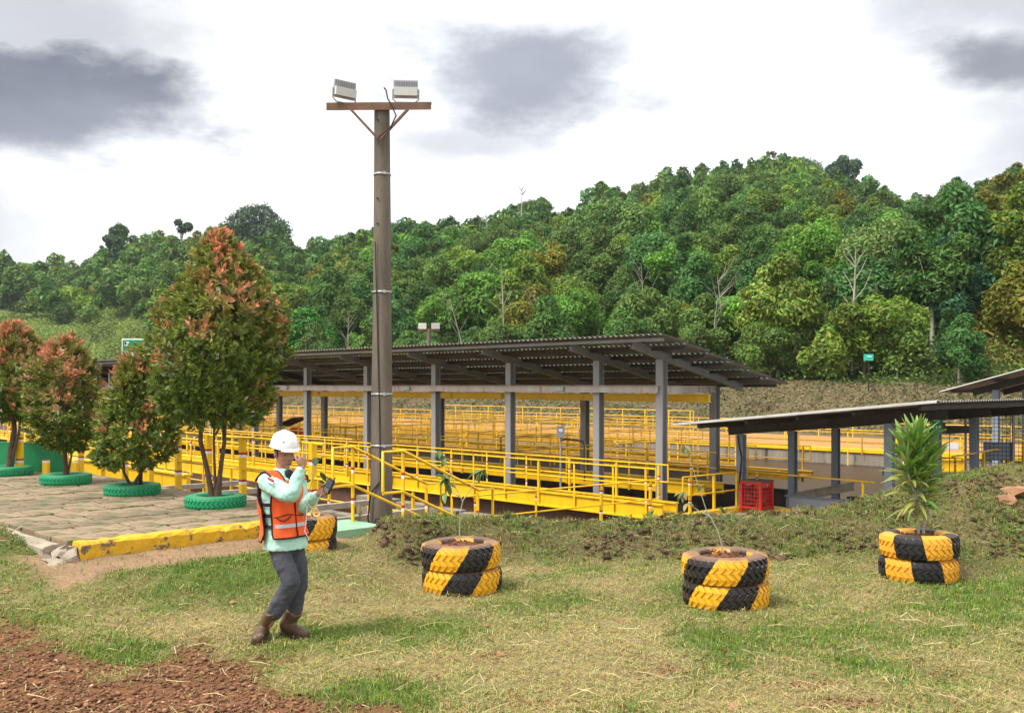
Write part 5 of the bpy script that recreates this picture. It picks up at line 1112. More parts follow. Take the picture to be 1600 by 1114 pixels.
# ------------------------------------------------------------------ red tipped trees in the green planters
def topiary(i, base, label, W_, H0, H1, stems, nleaf, seed, leaf=.042, prof=None, reddish=.5, lean=(0, 0), trunk_r=.03):
    """crown between H0 and H1 above the soil, half width W_ along prof(t)"""
    r = np.random.default_rng(seed); T = thing('planter_tree', label, 'tree', base, 0, 'red tipped trees in the green tyre planters')
    prof = prof or (lambda t: np.sin(np.pi * np.clip(t * .86 + .14, 0, 1)) ** .55 * (1 - .62 * t ** 1.8))
    # sprays: short leafy twigs over the crown surface
    ns = nleaf // 12; t = r.beta(1.35, 1.5, ns); a = r.uniform(0, 2 * np.pi, ns); rad = W_ * prof(t) * (1 - .42 * r.random(ns) ** 2.4)
    lump = .6 + .8 * fbm(a * 1.6 + 3 + i, t * 5 + 2 * i, 3); rad = rad * lump
    C = np.stack([rad * np.cos(a) + lean[0] * t, rad * np.sin(a) + lean[1] * t, H0 + (H1 - H0) * t], 1)
    out_ = np.stack([np.cos(a), np.sin(a), .15 + 1.1 * t], 1) + r.normal(size=(ns, 3)) * .35; out_ /= np.linalg.norm(out_, axis=1)[:, None]
    depth = rad / (W_ * prof(t) + 1e-6)
    tipf = np.clip((fbm(a * 1.9 + 11 * i, t * 6 + 7, 3) - .60 + .44 * (t - .45) + (r.random(ns) - .5) * .16 + (depth - .75) * .2) * 5, 0, 1) * (r.random(ns) < .5 + .5 * reddish)
    Vs, Qs, Cs = [], [], []; k0 = 0
    for m in range(12):
        f = m / 11; ax = out_; s1 = np.cross(ax, np.array([.3, .2, .9])); s1 /= np.linalg.norm(s1, axis=1)[:, None]; s2 = np.cross(ax, s1)
        ang = m * 2.4 + r.uniform(0, 6, ns); rd = s1 * np.cos(ang)[:, None] + s2 * np.sin(ang)[:, None]
        dirv = rd * (1.0 - .6 * f) + ax * (.35 + .9 * f); dirv /= np.linalg.norm(dirv, axis=1)[:, None]
        b0 = C + ax * (f * .13 - .05)[..., None] if False else C + ax * (f * .13 - .05)
        ln = (leaf * r.uniform(.75, 1.3, ns) * (1.25 - .45 * f))[:, None]; w = np.cross(dirv, ax + .01); w /= np.linalg.norm(w, axis=1)[:, None] + 1e-9; nn = np.cross(w, dirv)
        v = np.stack([b0, b0 + dirv * ln * .9 + w * ln * .42 + nn * ln * .12, b0 + dirv * ln * 2, b0 + dirv * ln * .9 - w * ln * .42 + nn * ln * .12], 1).reshape(-1, 3)
        k = np.arange(ns) * 4 + k0; k0 += ns * 4; Vs.append(v); Qs.append(np.stack([k, k + 1, k + 2, k + 3], 1))
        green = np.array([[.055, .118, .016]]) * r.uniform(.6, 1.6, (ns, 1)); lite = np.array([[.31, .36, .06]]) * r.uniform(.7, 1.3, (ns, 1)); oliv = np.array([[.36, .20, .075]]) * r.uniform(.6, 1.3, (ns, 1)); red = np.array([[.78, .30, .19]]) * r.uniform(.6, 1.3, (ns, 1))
        pl_ = np.clip(.22 + .5 * t + .4 * f - .2 * (1 - depth), 0, 1)[:, None] * r.uniform(.05, 1.3, (ns, 1))  # paler leaves up and outward, with highlights put into the leaf colour
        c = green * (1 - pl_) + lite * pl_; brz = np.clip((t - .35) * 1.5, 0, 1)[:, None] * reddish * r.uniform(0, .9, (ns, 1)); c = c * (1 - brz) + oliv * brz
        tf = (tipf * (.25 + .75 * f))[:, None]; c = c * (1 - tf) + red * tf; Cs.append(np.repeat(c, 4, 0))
    V = np.concatenate(Vs)
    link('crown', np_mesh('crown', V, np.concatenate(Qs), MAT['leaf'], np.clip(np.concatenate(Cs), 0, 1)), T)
    rr = random.Random(seed)
    for (x0, bend, top, tr) in stems:
        zt = H0 + (H1 - H0) * top; pts = [Vector((x0 * .3, 0, 0)), Vector((x0 * .5 + bend * .5, rr.uniform(-.03, .03), H0 * .35)), Vector((x0 + bend, rr.uniform(-.05, .05), H0 * .8)), Vector((x0 + bend * .6, rr.uniform(-.08, .08), H0 + (zt - H0) * .5)), Vector((x0 * .4 + lean[0] * top, rr.uniform(-.1, .1), zt))]
        MB().tube(pts, [tr * 1.2, tr, tr * .85, tr * .6, tr * .2], 8).build('trunk', MAT['bark'], T)
    b_ = MB()
    for k in range(16):
        z_ = H0 + (H1 - H0) * rr.uniform(0, .7); a_ = rr.uniform(0, 6.28); w = W_ * .75 * float(prof(np.array([(z_ - H0) / (H1 - H0)]))[0])
        b_.tube([(0, 0, z_ - .12), (w * .5 * math.cos(a_), w * .5 * math.sin(a_), z_ + .02), (w * math.cos(a_), w * math.sin(a_), z_ + .12)], [.012, .009, .004], 5)
    b_.build('branches', MAT['bark'], T); return T
up = Vector((0, 0, .03))
Z = lambda i, py, d: HC + (HZ - py) / F * d - GPL[i].z
big = lambda t: np.interp(t, [0, .08, .2, .35, .5, .6, .76, .88, .95, 1], [.45, .75, .95, 1, .98, .90, .64, .36, .16, .05])
topiary(0, GPL[0] + up, 'tallest red tipped tree, in the nearest green tyre planter at the right of the row', .86, Z(0, 665, 13.45) - .05, Z(0, 368, 13.45), [(-.16, -.06, .6, .038), (.05, .06, .55, .032), (.16, -.04, .4, .026), (.0, -.02, .3, .02)], 25000, 5, .042, big, .55, (.07, 0))
round_ = lambda t: np.interp(t, [0, .12, .3, .5, .7, .85, 1], [.35, .8, 1, .98, .8, .52, .1])
mid_ = lambda t: np.interp(t, [0, .1, .28, .45, .62, .8, .92, 1], [.5, .95, 1, .92, .62, .42, .3, .08])
topiary(1, GPL[1] + up, 'smaller bushy tree with pink leaf tufts, second planter from the right', .60, Z(1, 735, 14.95), Z(1, 545, 14.95), [(-.1, -.05, .6, .025), (.05, .08, .6, .028), (.12, 0, .4, .02)], 11000, 6, .042, mid_, .45, (.12, 0))
topiary(2, GPL[2] + up, 'bronze topped round tree in the third planter from the right', .60, Z(2, 708, 16.6), Z(2, 528, 16.6), [(0, .0, .6, .045), (.08, .02, .4, .02)], 12000, 7, .042, round_, .95, (0, 0))
topiary(3, GPL[3] + up, 'bronze red topped tree at the left edge in the farthest planter', .62, Z(3, 660, 18.2), Z(3, 508, 18.2), [(.06, .02, .6, .06), (.16, .05, .4, .03)], 11000, 8, .044, round_, 1.0, (.12, 0))
tb = MB(); tb.tube([(0, 0, -.1), (0.01, 0, .7)], .035, 8); o = tb.build('stake', MAT['black'], None, gp(219, 15.05, .39)); tag(o, 'black stake beside the trunks of the second planter tree', 'stake')

# ------------------------------------------------------------------ long leaved shrub in the right tyre stack
def leaf_mesh(name, L_, w, fold, curl, col, cw=.45, mat=None):
    n = 6; vs = []; fs = []
    for i in range(n + 1):
        f = i / n; ww = w * (math.sin(math.pi * min(1, f * .92 + .04)) ** .8) * (1.1 - .3 * abs(f - cw)); z = -curl * f * f
        vs += [(-ww, f * L_, z + fold * ww), (0, f * L_, z), (ww, f * L_, z + fold * ww)]
    for i in range(n):
        a = i * 3; fs += [(a, a + 1, a + 4, a + 3), (a + 1, a + 2, a + 5, a + 4)]
    V = np.array(vs); c = np.tile(np.array(col), (len(V), 1)); c[1::3] *= 1.25
    me = bpy.data.meshes.new(name); me.from_pydata(vs, [], fs); at = me.color_attributes.new('Col', 'FLOAT_COLOR', 'POINT'); c4 = np.ones((len(V), 4), np.float32); c4[:, :3] = c; at.data.foreach_set('color', c4.ravel()); me.materials.append(mat or MAT['leaf'])
    me.polygons.foreach_set('use_smooth', [True] * len(fs)); return me
LM = [leaf_mesh('leaf', .30, .0205, .5, cu * 1.6, c) for cu, c in ((.02, (.17, .29, .055)), (.05, (.12, .24, .045)), (.0, (.26, .36, .10)), (.07, (.27, .29, .07)))]
sb = STK[2] + Vector((0, 0, .1)); sh_ = thing('planted_shrub', 'slender shrub with long narrow upright leaves planted in the right tyre stack', 'shrub', sb)
Hs = HC + (HZ - 690) / F * 10.55 - sb.z
stems = [[Vector((0, 0, -.05)), Vector((-.02, 0, .35)), Vector((.0, .02, .75)), Vector((-.02, 0, Hs))], [Vector((.05, .02, -.05)), Vector((.08, .03, .25)), Vector((.10, .05, .62)), Vector((.1, .03, Hs * .82))], [Vector((-.02, 0, .4)), Vector((-.10, .02, .62)), Vector((-.14, 0, Hs * .9))]]
for s in stems: MB().tube(s, [.017, .014, .011, .006][:len(s)], 7).build('stem', MAT['bark_pale'], sh_)
r = random.Random(4); cnt = 0
for si, s in enumerate(stems):
    n_ = (150, 90, 90)[si]
    for k in range(n_):
        f = (.20 if si == 0 else .34) + (1 - (.20 if si == 0 else .34)) * (k / n_) ** .8; x = f * (len(s) - 1); i0 = min(int(x), len(s) - 2); pos = s[i0].lerp(s[i0 + 1], x - i0)
        az = k * 2.4 + r.uniform(-.3, .3); el = math.radians(26 + 52 * max(0, (f - .42) / .58) ** .8 + r.uniform(-22, 14)) if f > .42 else math.radians(r.uniform(-20, 35))
        o = link('leaf', LM[3 if f < .55 and r.random() < .6 else r.choice((0, 0, 1, 2))], sh_, pos); sc = r.uniform(.8, 1.2) * (1.1 if f > .8 else 1.0); o.scale = (sc, sc, sc)
        o.rotation_euler = (el, r.uniform(-.5, .5), az)
# saplings in the other stacks
def sapling(base, label, stems, leaves, Ls, cols, droop=.6):
    T = thing('sapling', label, 'sapling', base)
    for s in stems: MB().tube(s, [.0065 * (1 - .5 * i / (len(s) - 1)) for i in range(len(s))], 6).build('stem', MAT['bark_pale'], T)
    ms = [leaf_mesh('leaf', Ls, Ls * .24, .3, Ls * .35, c, .4) for c in cols]; r = random.Random(len(label))
    for (x, y, z, n_) in leaves:
        for k in range(n_):
            o = link('leaf', r.choice(ms), T, (x, y, z)); s_ = r.uniform(.7, 1.15); o.scale = (s_, s_, s_); o.rotation_euler = (math.radians(r.uniform(-75, 5)), r.uniform(-.4, .4), 6.28 * k / n_ + r.uniform(-.5, .5))
    return T
def rel(i, px, py, d): v = gp(px, d, py=py) - STK[i]; return v
d = 9.93; R_ = lambda px, py, dy=0: rel(0, px, py, d + dy)
sapling(STK[0].copy(), 'thin pale sapling with drooping leaf clusters in the left tyre stack', [[R_(718, 842), R_(719, 800), R_(723, 783), R_(712, 762), R_(697, 722), R_(688, 704)], [R_(722, 784), R_(735, 765), R_(742, 752), R_(751, 735)], [R_(718, 776), R_(707, 770), R_(698, 738)]],
        [(*R_(688, 704), 4), (*R_(692, 713), 4), (*R_(690, 742), 6), (*R_(698, 747), 5), (*R_(700, 757, .05), 3), (*R_(696, 770), 2), (*R_(752, 735), 6), (*R_(745, 738, .06), 3)], .105, [(.07, .14, .04), (.13, .19, .05), (.05, .11, .03)])
d2 = 9.25; R2 = lambda px, py, dy=0: rel(1, px, py, d2 + dy)
sapling(STK[1].copy(), 'leaning thin sapling with a few yellowing leaves in the middle right tyre stack', [[R2(1132, 868), R2(1122, 830), R2(1103, 795), R2(1090, 755), R2(1073, 702)], [R2(1108, 806), R2(1092, 798), R2(1077, 788)]],
        [(*R2(1074, 700), 3), (*R2(1070, 696), 2), (*R2(1091, 757), 4), (*R2(1075, 786), 3), (*R2(1069, 768), 4), (*R2(1063, 770, .05), 3)], .085, [(.20, .20, .06), (.12, .17, .05), (.27, .22, .09)])
d3 = 10.9; R3 = lambda px, py, dy=0: rel(3, px, py, d3 + dy)
sp = sapling(STK[3].copy(), 'small sapling with broad dull green leaves rising behind the worker radio', [[R3(470, 818), R3(482, 775), R3(490, 740), R3(494, 722)], [R3(489, 742), R3(478, 735)]], [], .13, [(.045, .085, .035)])
ms = [leaf_mesh('leaf', .13, .036, .25, .02, c, .4) for c in ((.05, .095, .045), (.07, .12, .045))]
for k, (x, y, rx, rz) in enumerate(((492, 728, .9, .3), (496, 722, .7, -.9), (500, 738, -.9, -.5), (480, 742, -1.0, .5), (498, 752, -.5, -1.5), (486, 750, -.3, 1.2), (474, 700, .4, 2.0))):
    if k == 6: x, y = 478, 738
    o = link('leaf', ms[k % 2], sp, R3(x, y, -.03)); o.rotation_euler = (rx, .5 * rz, rz)
# weeds at the kerb and on the concrete edge
for i, (px, py, d, lab) in enumerate(((1016, 800, 19.6, 'small green weed growing at the end of the front yellow girder'), (1131, 795, 20.8, 'small green weed growing on the yellow kerb left of the red cage'), (915, 657, 66, 'light green weed tuft at the foot of the far embankment'))):
    T = thing('weed', lab, 'weed', gp(px, d, py=py) - Vector((0, 0, .1))); m_ = leaf_mesh('leaf', .2 * (4 if i == 2 else 1), .03 * (4 if i == 2 else 1), .3, .05, (.09, .17, .04)); 
    for k in range(9): o = link('leaf', m_, T); o.rotation_euler = (random.uniform(.2, 1.3), 0, k * .7)
# ------------------------------------------------------------------ the worker
MG = gp(443, 7.95, 0); MG.z = float(ground_z(np.array([MG.x]), np.array([MG.y]))[0]) - .005
FWD = Vector((.80, -.60, 0)); RGT = Vector((-.60, -.80, 0)); UPV = Vector((0, 0, 1))
def FR(c, f=0.0, r=0.0, u=0.0): return Vector(c) + FWD * f + RGT * r + UPV * u
man = thing('person', 'worker in white helmet, orange vest and rubber boots walking with a hand at his mouth', 'person', MG)
skin = M('skin', (.36, .19, .12), (.30, .155, .095), 10, .5, .08, 60)
shirtm = M('mint_green_cloth', (.42, .68, .57), (.36, .61, .51), 5, .85, .2, 60)
vestm = M('orange_mesh_vest', (.92, .13, .022), (.82, .10, .018), 5, .75, .15, 200)
trsm = M('dark_grey_trousers', (.075, .08, .10), (.05, .053, .068), 7, .9, .3, 50)
bootm = M('brown_rubber_boot', (.115, .068, .036), (.075, .043, .023), 7, .45, .15, 30, spots=((.21, .15, .10), 9, .62))
solem = M('boot_sole', (.05, .035, .025)); trimm = M('dark_trim', (.03, .006, .012), (.02, .006, .01), 5, .8, 0)
hairm = M('black_hair', (.012, .011, .01), (.02, .018, .016), 30, .7, .3, 150)
silv = M('silver_band', (.55, .55, .58), (.45, .45, .48), 8, .35, .05, 60, metal=.3)
helm = M('white_helmet', (.86, .86, .86), (.82, .82, .82), 4, .25, 0, 40, spec=.6)
def ring(c, ax, bx, rx, ry, n=20, pw=2.0):
    o = []
    for k in range(n):
        a = 2 * math.pi * k / n; ca, sa = math.cos(a), math.sin(a)
        o.append(Vector(c) + ax * rx * math.copysign(abs(ca) ** (2 / pw), ca) + bx * ry * math.copysign(abs(sa) ** (2 / pw), sa))
    return o
def limb(mb, pts, rs, n=14, sub=4, bulge=None):
    """a smooth tapered tube through pts"""
    P, Rr = [], []
    for i in range(len(pts) - 1):
        p0 = Vector(pts[max(i - 1, 0)]); p1 = Vector(pts[i]); p2 = Vector(pts[i + 1]); p3 = Vector(pts[min(i + 2, len(pts) - 1)])
        for k in range(sub):
            t = k / sub; P.append(.5 * ((2 * p1) + (p2 - p0) * t + (2 * p0 - 5 * p1 + 4 * p2 - p3) * t * t + (3 * p1 - p0 - 3 * p2 + p3) * t ** 3)); Rr.append(rs[i] + (rs[i + 1] - rs[i]) * t)
    P.append(Vector(pts[-1])); Rr.append(rs[-1])
    mb.tube(P, Rr, n); mb.sphere(pts[0], rs[0] * .985, 6); mb.sphere(pts[-1], rs[-1] * .985, 6)
def remesh(o, vox, smooth=2, disp=None):
    m = o.modifiers.new('Remesh', 'REMESH'); m.mode = 'VOXEL'; m.voxel_size = vox; m.use_smooth_shade = True
    if smooth: s = o.modifiers.new('Smooth', 'SMOOTH'); s.factor = .5; s.iterations = smooth
    if disp:
        tx = bpy.data.textures.new('folds', 'CLOUDS'); tx.noise_scale = disp[1]; tx.noise_depth = 2
        d_ = o.modifiers.new('Displace', 'DISPLACE'); d_.texture = tx; d_.strength = disp[0]; d_.mid_level = .5; d_.texture_coords = 'LOCAL'
    return o
# joints
def PP(px, py, dy): return Vector(((px - 800) / F * (7.95 + dy) - MG.x, dy, HC - (py - HZ) / F * (7.95 + dy) - MG.z))
hipc = Vector((.015, .0, .80)); chest = Vector((-.012, 0, 1.18)); neck = Vector((-.015, 0, 1.385)); headc = Vector((.008, -.008, 1.545))
rsh = FR((-.012, 0, 1.318), 0, .158); lsh = FR((-.012, 0, 1.318), 0, -.158)
rel_ = PP(455, 772, -.29); rwr = PP(471, 732, -.26)
lel = PP(472, 792, .0); lwr = PP(495, 773, -.12)
rhip = FR(hipc, 0, .085); lhip = FR(hipc, 0, -.085)
rkn = Vector((.086, -.12, .50)); ran = Vector((-.115, -.055, .13)); rtoe = Vector((-.16, -.12, .0))
lkn = Vector((.118, .06, .50)); lan = Vector((.058, .07, .12))
# body: one continuous skin under the clothes
mb = MB()
limb(mb, [hipc, hipc.lerp(chest, .5), chest, Vector((-.014, 0, 1.32))], [.095, .095, .10, .07]); limb(mb, [Vector((-.014, 0, 1.30)), neck, headc - Vector((0, 0, .07))], [.07, .056, .052])
limb(mb, [rsh, rsh.lerp(rel_, .5), rel_, rel_.lerp(rwr, .6), rwr], [.055, .047, .04, .034, .026]); limb(mb, [lsh, lsh.lerp(lel, .5), lel, lel.lerp(lwr, .6), lwr], [.055, .047, .04, .034, .026])
limb(mb, [rhip, rkn, ran], [.06, .042, .032]); limb(mb, [lhip, lkn, lan], [.06, .042, .032]); limb(mb, [rhip, lhip], [.065, .065])
# head, turned a little down and to the camera
hf = Vector((.62, -.78, -.16)).normalized(); hr = Vector((-.78, -.62, 0)).normalized(); hu = hr.cross(hf).normalized()
if hu.z < 0: hu = -hu
def HD(f, r, u): return headc + hf * f + hr * r + hu * u
sec = [(-.118, .012, .022, .020), (-.108, .020, .038, .040), (-.088, .022, .050, .062), (-.06, .016, .058, .076), (-.02, .006, .066, .086), (.03, .0, .072, .092), (.075, -.004, .067, .086), (.105, -.006, .05, .062), (.12, -.006, .02, .03)]
mb.loft([ring(HD(fo, 0, u), hr, hf, rx, ry, 18, 2.2) for u, fo, rx, ry in sec])
for s in (-1, 1):
    mb.sphere(HD(-.005, s * .073, -.012), .026, 6, 0, (.6, .8, 1.2)); mb.sphere(HD(.068, s * .03, .006), .014, 5); mb.sphere(HD(.062, s * .036, -.035), .02, 6); mb.sphere(HD(.078, s * .026, .022), .014, 5, 0, (1.3, 1, .7))
mb.tube([HD(.082, 0, .018), HD(.094, 0, -.006), HD(.103, 0, -.03), HD(.088, 0, -.042)], [.010, .012, .015, .012], 8)
for s in (-1, 1): mb.sphere(HD(.09, s * .012, -.034), .0095, 5)
mb.sphere(HD(.078, 0, -.100), .018, 6)
mb.tube([HD(.076, -.026, -.068), HD(.092, 0, -.064), HD(.076, .026, -.068)], [.005, .009, .005], 6); mb.tube([HD(.074, -.022, -.077), HD(.089, 0, -.077), HD(.074, .022, -.077)], [.005, .009, .005], 6)
def hand(mb, wr, d, side, palm_n, curls, spread, thumb, s=1.0):
    """d: along the palm, side: across towards the index finger, palm_n: out of the palm"""
    d = d.normalized(); side = side.normalized(); pn = palm_n.normalized()
    mb.loft([ring(wr, side, pn, .025 * s, .018 * s, 12), ring(wr + d * .025 * s, side, pn, .033 * s, .017 * s, 12, 2.5), ring(wr + d * .06 * s, side, pn, .041 * s, .0155 * s, 12, 2.6), ring(wr + d * .09 * s, side, pn, .041 * s, .013 * s, 12, 2.6)])
    for i, (off, ln) in enumerate(((.030, .072), (.0105, .080), (-.0100, .074), (-.029, .058))):
        p = wr + d * .085 * s + side * off * s; dirn = (d + side * spread * (off / .03)).normalized(); pts = [p - dirn * .02, p]; a = 0
        for j, fr in enumerate((.45, .32, .23)):
            a += curls[i] * (1.0, 1.15, .8)[j]; v = dirn * math.cos(a) + pn * math.sin(a); p = p + v * ln * fr * s; pts.append(p)
        mb.tube(pts, [.0095 * s, .0095 * s, .0088 * s, .008 * s, .0068 * s], 8); mb.sphere(pts[-1], .0068 * s, 5)
    tp = wr + d * .03 * s + side * .028 * s; t1 = tp + (side * .6 + d * .75 + pn * thumb * .5).normalized() * .036 * s; t2 = t1 + (side * .1 + d + pn * thumb).normalized() * .03 * s; t3 = t2 + (d + pn * thumb * 1.2 - side * .2).normalized() * .024 * s
    mb.tube([tp - d * .01, tp, t1, t2, t3], [.013 * s, .014 * s, .0115 * s, .010 * s, .0078 * s], 8); mb.sphere(t3, .0078 * s, 5)
# right hand held at the mouth, fingers curled; left hand open under the radio
hand(mb, rwr, Vector((.05, .35, .93)), Vector((-.55, -.65, .3)), Vector((-.80, .25, -.05)), (.95, 1.0, 1.05, 1.1), .05, .5)
hand(mb, lwr, Vector((.86, -.28, .40)), Vector((.10, -.75, .55)) * -1 if False else Vector((-.30, .25, .92)), Vector((.15, -.90, .35)), (.42, .62, .72, .8), .12, .5)
body = mb.build('body', skin, man); remesh(body, .0062, 2)
for s in (-1, 1):
    b_ = MB(); b_.sphere(HD(.083, s * .03, .004), .0085, 5, 0, (1, 1, .55)); b_.build('eye', MAT['black'], man)
    b_ = MB(); b_.tube([HD(.082, s * .012, .024), HD(.09, s * .03, .03), HD(.076, s * .05, .024)], [.004, .0052, .003], 6); b_.build('eyebrow', hairm, man)
b_ = MB(); b_.tube([HD(.083, -.022, -.0725), HD(.0965, 0, -.071), HD(.083, .022, -.0725)], [.0022, .0038, .0022], 6); b_.build('mouth', M('lips', (.16, .05, .045)), man)
b_ = MB(); b_.loft([ring(HD(-.012, 0, u), hr, hf, rx, ry, 18, 2.2) for u, rx, ry in ((-.05, .058, .068), (-.02, .072, .082), (.02, .076, .085), (.06, .073, .083))], 0, True); b_.build('hair', hairm, man)
# helmet
hc = HD(-.004, 0, .066)
b_ = MB(); rings = []
for i in range(10):
    t = i / 9 * math.pi / 2; rings.append(ring(hc + hu * (.118 * math.sin(t)), hr, hf, max(.001, .112 * math.cos(t) ** .75), max(.001, .132 * math.cos(t) ** .75), 28))
b_.loft(rings, 0, False)
b_.loft([ring(hc - hf * .002, hr, hf, .108, .128, 28), ring(hc - hf * .0 - hu * .004, hr, hf, .112, .134, 28), ring(hc + hf * .004 - hu * .012, hr, hf, .122, .146, 28), ring(hc + hf * .004 - hu * .016, hr, hf, .120, .144, 28), ring(hc - hu * .01, hr, hf, .105, .125, 28)], 0, False)
h_o = b_.build('helmet', helm, man)
b_ = MB(); b_.loft([[hc + hf * .125 + hr * x - hu * .008 + hf * (.0) for x in (-.085, -.05, 0, .05, .085)], [hc + hf * (.168 - abs(x) * 1.0 * abs(x) * 7) + hr * x - hu * .022 for x in (-.085, -.05, 0, .05, .085)], [hc + hf * (.168 - abs(x) * abs(x) * 7) + hr * x - hu * .027 for x in (-.085, -.05, 0, .05, .085)], [hc + hf * .12 + hr * x - hu * .016 for x in (-.085, -.05, 0, .05, .085)]], 0, False, False); b_.build('peak', helm, h_o)
b_ = MB(); b_.tube([hc + hf * (.131 * math.cos(t)) + hu * (.12 * math.sin(t) ** .9 if t < 1.571 else .12 * math.sin(t) ** .9) for t in [.35 + k * 2.4 / 12 for k in range(13)]], .009, 8); b_.build('ridge', helm, h_o)
b_ = MB(); lg = hc + hu * .052 + (hf * .85 + hr * .52).normalized() * .118
b_.sphere(lg, .010, 5, 0, (1, 1, .6)); b_.build('badge', M('grey_badge', (.35, .4, .45)), h_o)
# shirt
mb = MB(); fa, ra = FWD, RGT
def trunk_rings(zs, grow=0.0):
    T = {.755: (.022, .192, .144), .86: (.014, .178, .133), .97: (.004, .162, .122), 1.08: (-.006, .168, .126), 1.18: (-.012, .178, .13), 1.27: (-.014, .18, .122), 1.335: (-.014, .165, .10), 1.375: (-.014, .10, .075), 1.40: (-.012, .066, .062)}
    ks = sorted(T); o = []
    for z in zs:
        x = np.interp(z, ks, [T[k][0] for k in ks]); rx = np.interp(z, ks, [T[k][1] for k in ks]); ry = np.interp(z, ks, [T[k][2] for k in ks]); o.append((Vector((x, 0, z)), rx + grow, ry + grow))
    return o
mb.loft([ring(c, ra, fa, rx, ry, 26, 2.3) for c, rx, ry in trunk_rings([.758, .78, .80, .86, .92, .97, 1.03, 1.08, 1.13, 1.18, 1.23, 1.27, 1.31, 1.335, 1.36, 1.38, 1.40])])
limb(mb, [rsh, rsh.lerp(rel_, .5) + Vector((0, 0, -.012)), rel_, rel_.lerp(rwr, .55), rwr + (rel_ - rwr) * .12], [.078, .074, .068, .053, .042]); limb(mb, [lsh, lsh.lerp(lel, .5), lel, lel.lerp(lwr, .55), lwr + (lel - lwr) * .12], [.083, .07, .064, .054, .046])
sh_o = remesh(mb.build('shirt', shirtm, man), .011, 2, (.022, .042))
b_ = MB(); b_.loft([ring(Vector((-.012, 0, 1.375)), ra, fa, .075, .07, 18), ring(Vector((-.004, 0, 1.42)), ra, fa, .07, .068, 18), ring(Vector((-.004, 0, 1.422)), ra, fa, .062, .06, 18)], 0, False); b_.build('collar', shirtm, man)
b_ = MB(); b_.sphere(Vector((.045, -.035, 1.37)), .045, 7, 0, (1.0, .9, 1.05)); b_.sphere(Vector((.055, -.05, 1.335)), .032, 6, 0, (1, .8, 1.2)); remesh(b_.build('neck_cloth', M('black_cloth', (.02, .02, .024), (.03, .03, .034), 8, .9, .3, 40), man), .012, 2, (.02, .04))
# flag patch on the upper sleeve
pn = (rsh.lerp(rel_, .40) + Vector((-.03, -.065, .052))); tdir = (rel_ - rsh).normalized()
b_ = MB(); b_.beam(pn - tdir * .032 + Vector((0, 0, .012)), pn + tdir * .032 + Vector((0, 0, .012)), .012, .022, up=(-.3, -.5, .8)); b_.build('red_patch', MAT['red'], sh_o)
b_ = MB(); b_.beam(pn - tdir * .032 + Vector((0.0, -.01, -.012)), pn + tdir * .032 + Vector((0, -.01, -.012)), .012, .022, up=(-.3, -.6, .7)); b_.build('white_patch', MAT['white'], sh_o)
# vest: front and back panels over the shoulders, open at the sides with straps
def panel(name, a0, a1, zs, grow, mat, parent, hem=None, nseg=22):
    b_ = MB(); outer, inner = [], []
    for c, rx, ry in trunk_rings(zs, grow):
        o_, i_ = [], []
        for k in range(nseg + 1):
            a = a0(c.z) + (a1(c.z) - a0(c.z)) * k / nseg; w = .004 * math.sin(a * 9 + c.z * 14) + .005 * math.sin(a * 4 - c.z * 23)
            for lst, g in ((o_, 0), (i_, -.008)): lst.append(c + ra * (rx + g + w) * math.copysign(abs(math.sin(a)) ** .9, math.sin(a)) + fa * (ry + g + w) * math.copysign(abs(math.cos(a)) ** .9, math.cos(a)))
        outer.append(o_); inner.append(i_)
    b_.loft(outer, 0, False, False); b_.loft(inner[::-1], 0, False, False)
    for i in range(len(outer) - 1):
        for e in (0, -1): b_.add([outer[i][e], outer[i + 1][e], inner[i + 1][e], inner[i][e]], [(0, 1, 2, 3)])
    o = b_.build(name, mat, parent)
    edge = [r_[0] for r_ in outer] ; edge2 = [r_[-1] for r_ in outer]
    b2 = MB(); b2.tube(edge, .0075, 6); b2.tube(edge2, .0075, 6); b2.tube(outer[0], .0075, 6); b2.build('trim', trimm, o)
    return o, outer
vest = man
zsv = [.865, .90, .95, 1.0, 1.05, 1.10, 1.15, 1.20, 1.25, 1.29, 1.325]
fr_o, fo = panel('vest_front', lambda z: -np.interp(z, [.86, .9, 1.1, 1.22, 1.33], [1.1, 1.18, 1.16, 1.0, .80]), lambda z: np.interp(z, [.86, .9, 1.1, 1.22, 1.33], [1.1, 1.18, 1.16, 1.0, .80]), zsv, .024, vestm, man)
bk_o, bo = panel('vest_back', lambda z: math.pi - np.interp(z, [.83, .9, 1.1, 1.22, 1.33], [1.4, 1.55, 1.5, 1.2, .9]), lambda z: math.pi + np.interp(z, [.83, .9, 1.1, 1.22, 1.33], [1.4, 1.55, 1.5, 1.2, .9]), [.83] + zsv[1:], .036, vestm, man)
for s in (-1, 1):                                   # shoulder straps of the vest
    b_ = MB(); rows = []
    for k in range(9):
        t = k / 8; z = 1.322 + .078 * math.sin(math.pi * t); f = .118 - .236 * t; rows.append([Vector((-.014, 0, z - w * w * 3.2)) + fa * f + ra * s * (.115 + w) + Vector((0, 0, .012)) for w in (-.05, -.02, .01, .04, .062)])
    b_.loft(rows, 0, False, False); b_.loft([[p - Vector((0, 0, .01)) for p in r_] for r_ in rows][::-1], 0, False, False); o = b_.build('shoulder_piece', vestm, man)
    MB().tube([r_[-1] for r_ in rows], .008, 6).build('trim', trimm, o); MB().tube([r_[0] for r_ in rows], .007, 6).build('trim', trimm, o)
def vpt(a, z, g=.028):
    c, rx, ry = trunk_rings([z], g)[0]; return c + ra * rx * math.copysign(abs(math.sin(a)) ** .9, math.sin(a)) + fa * ry * math.copysign(abs(math.cos(a)) ** .9, math.cos(a))
MB().tube([vpt(.0, z, .03) for z in zsv], .006, 6).build('zip', trimm, fr_o)
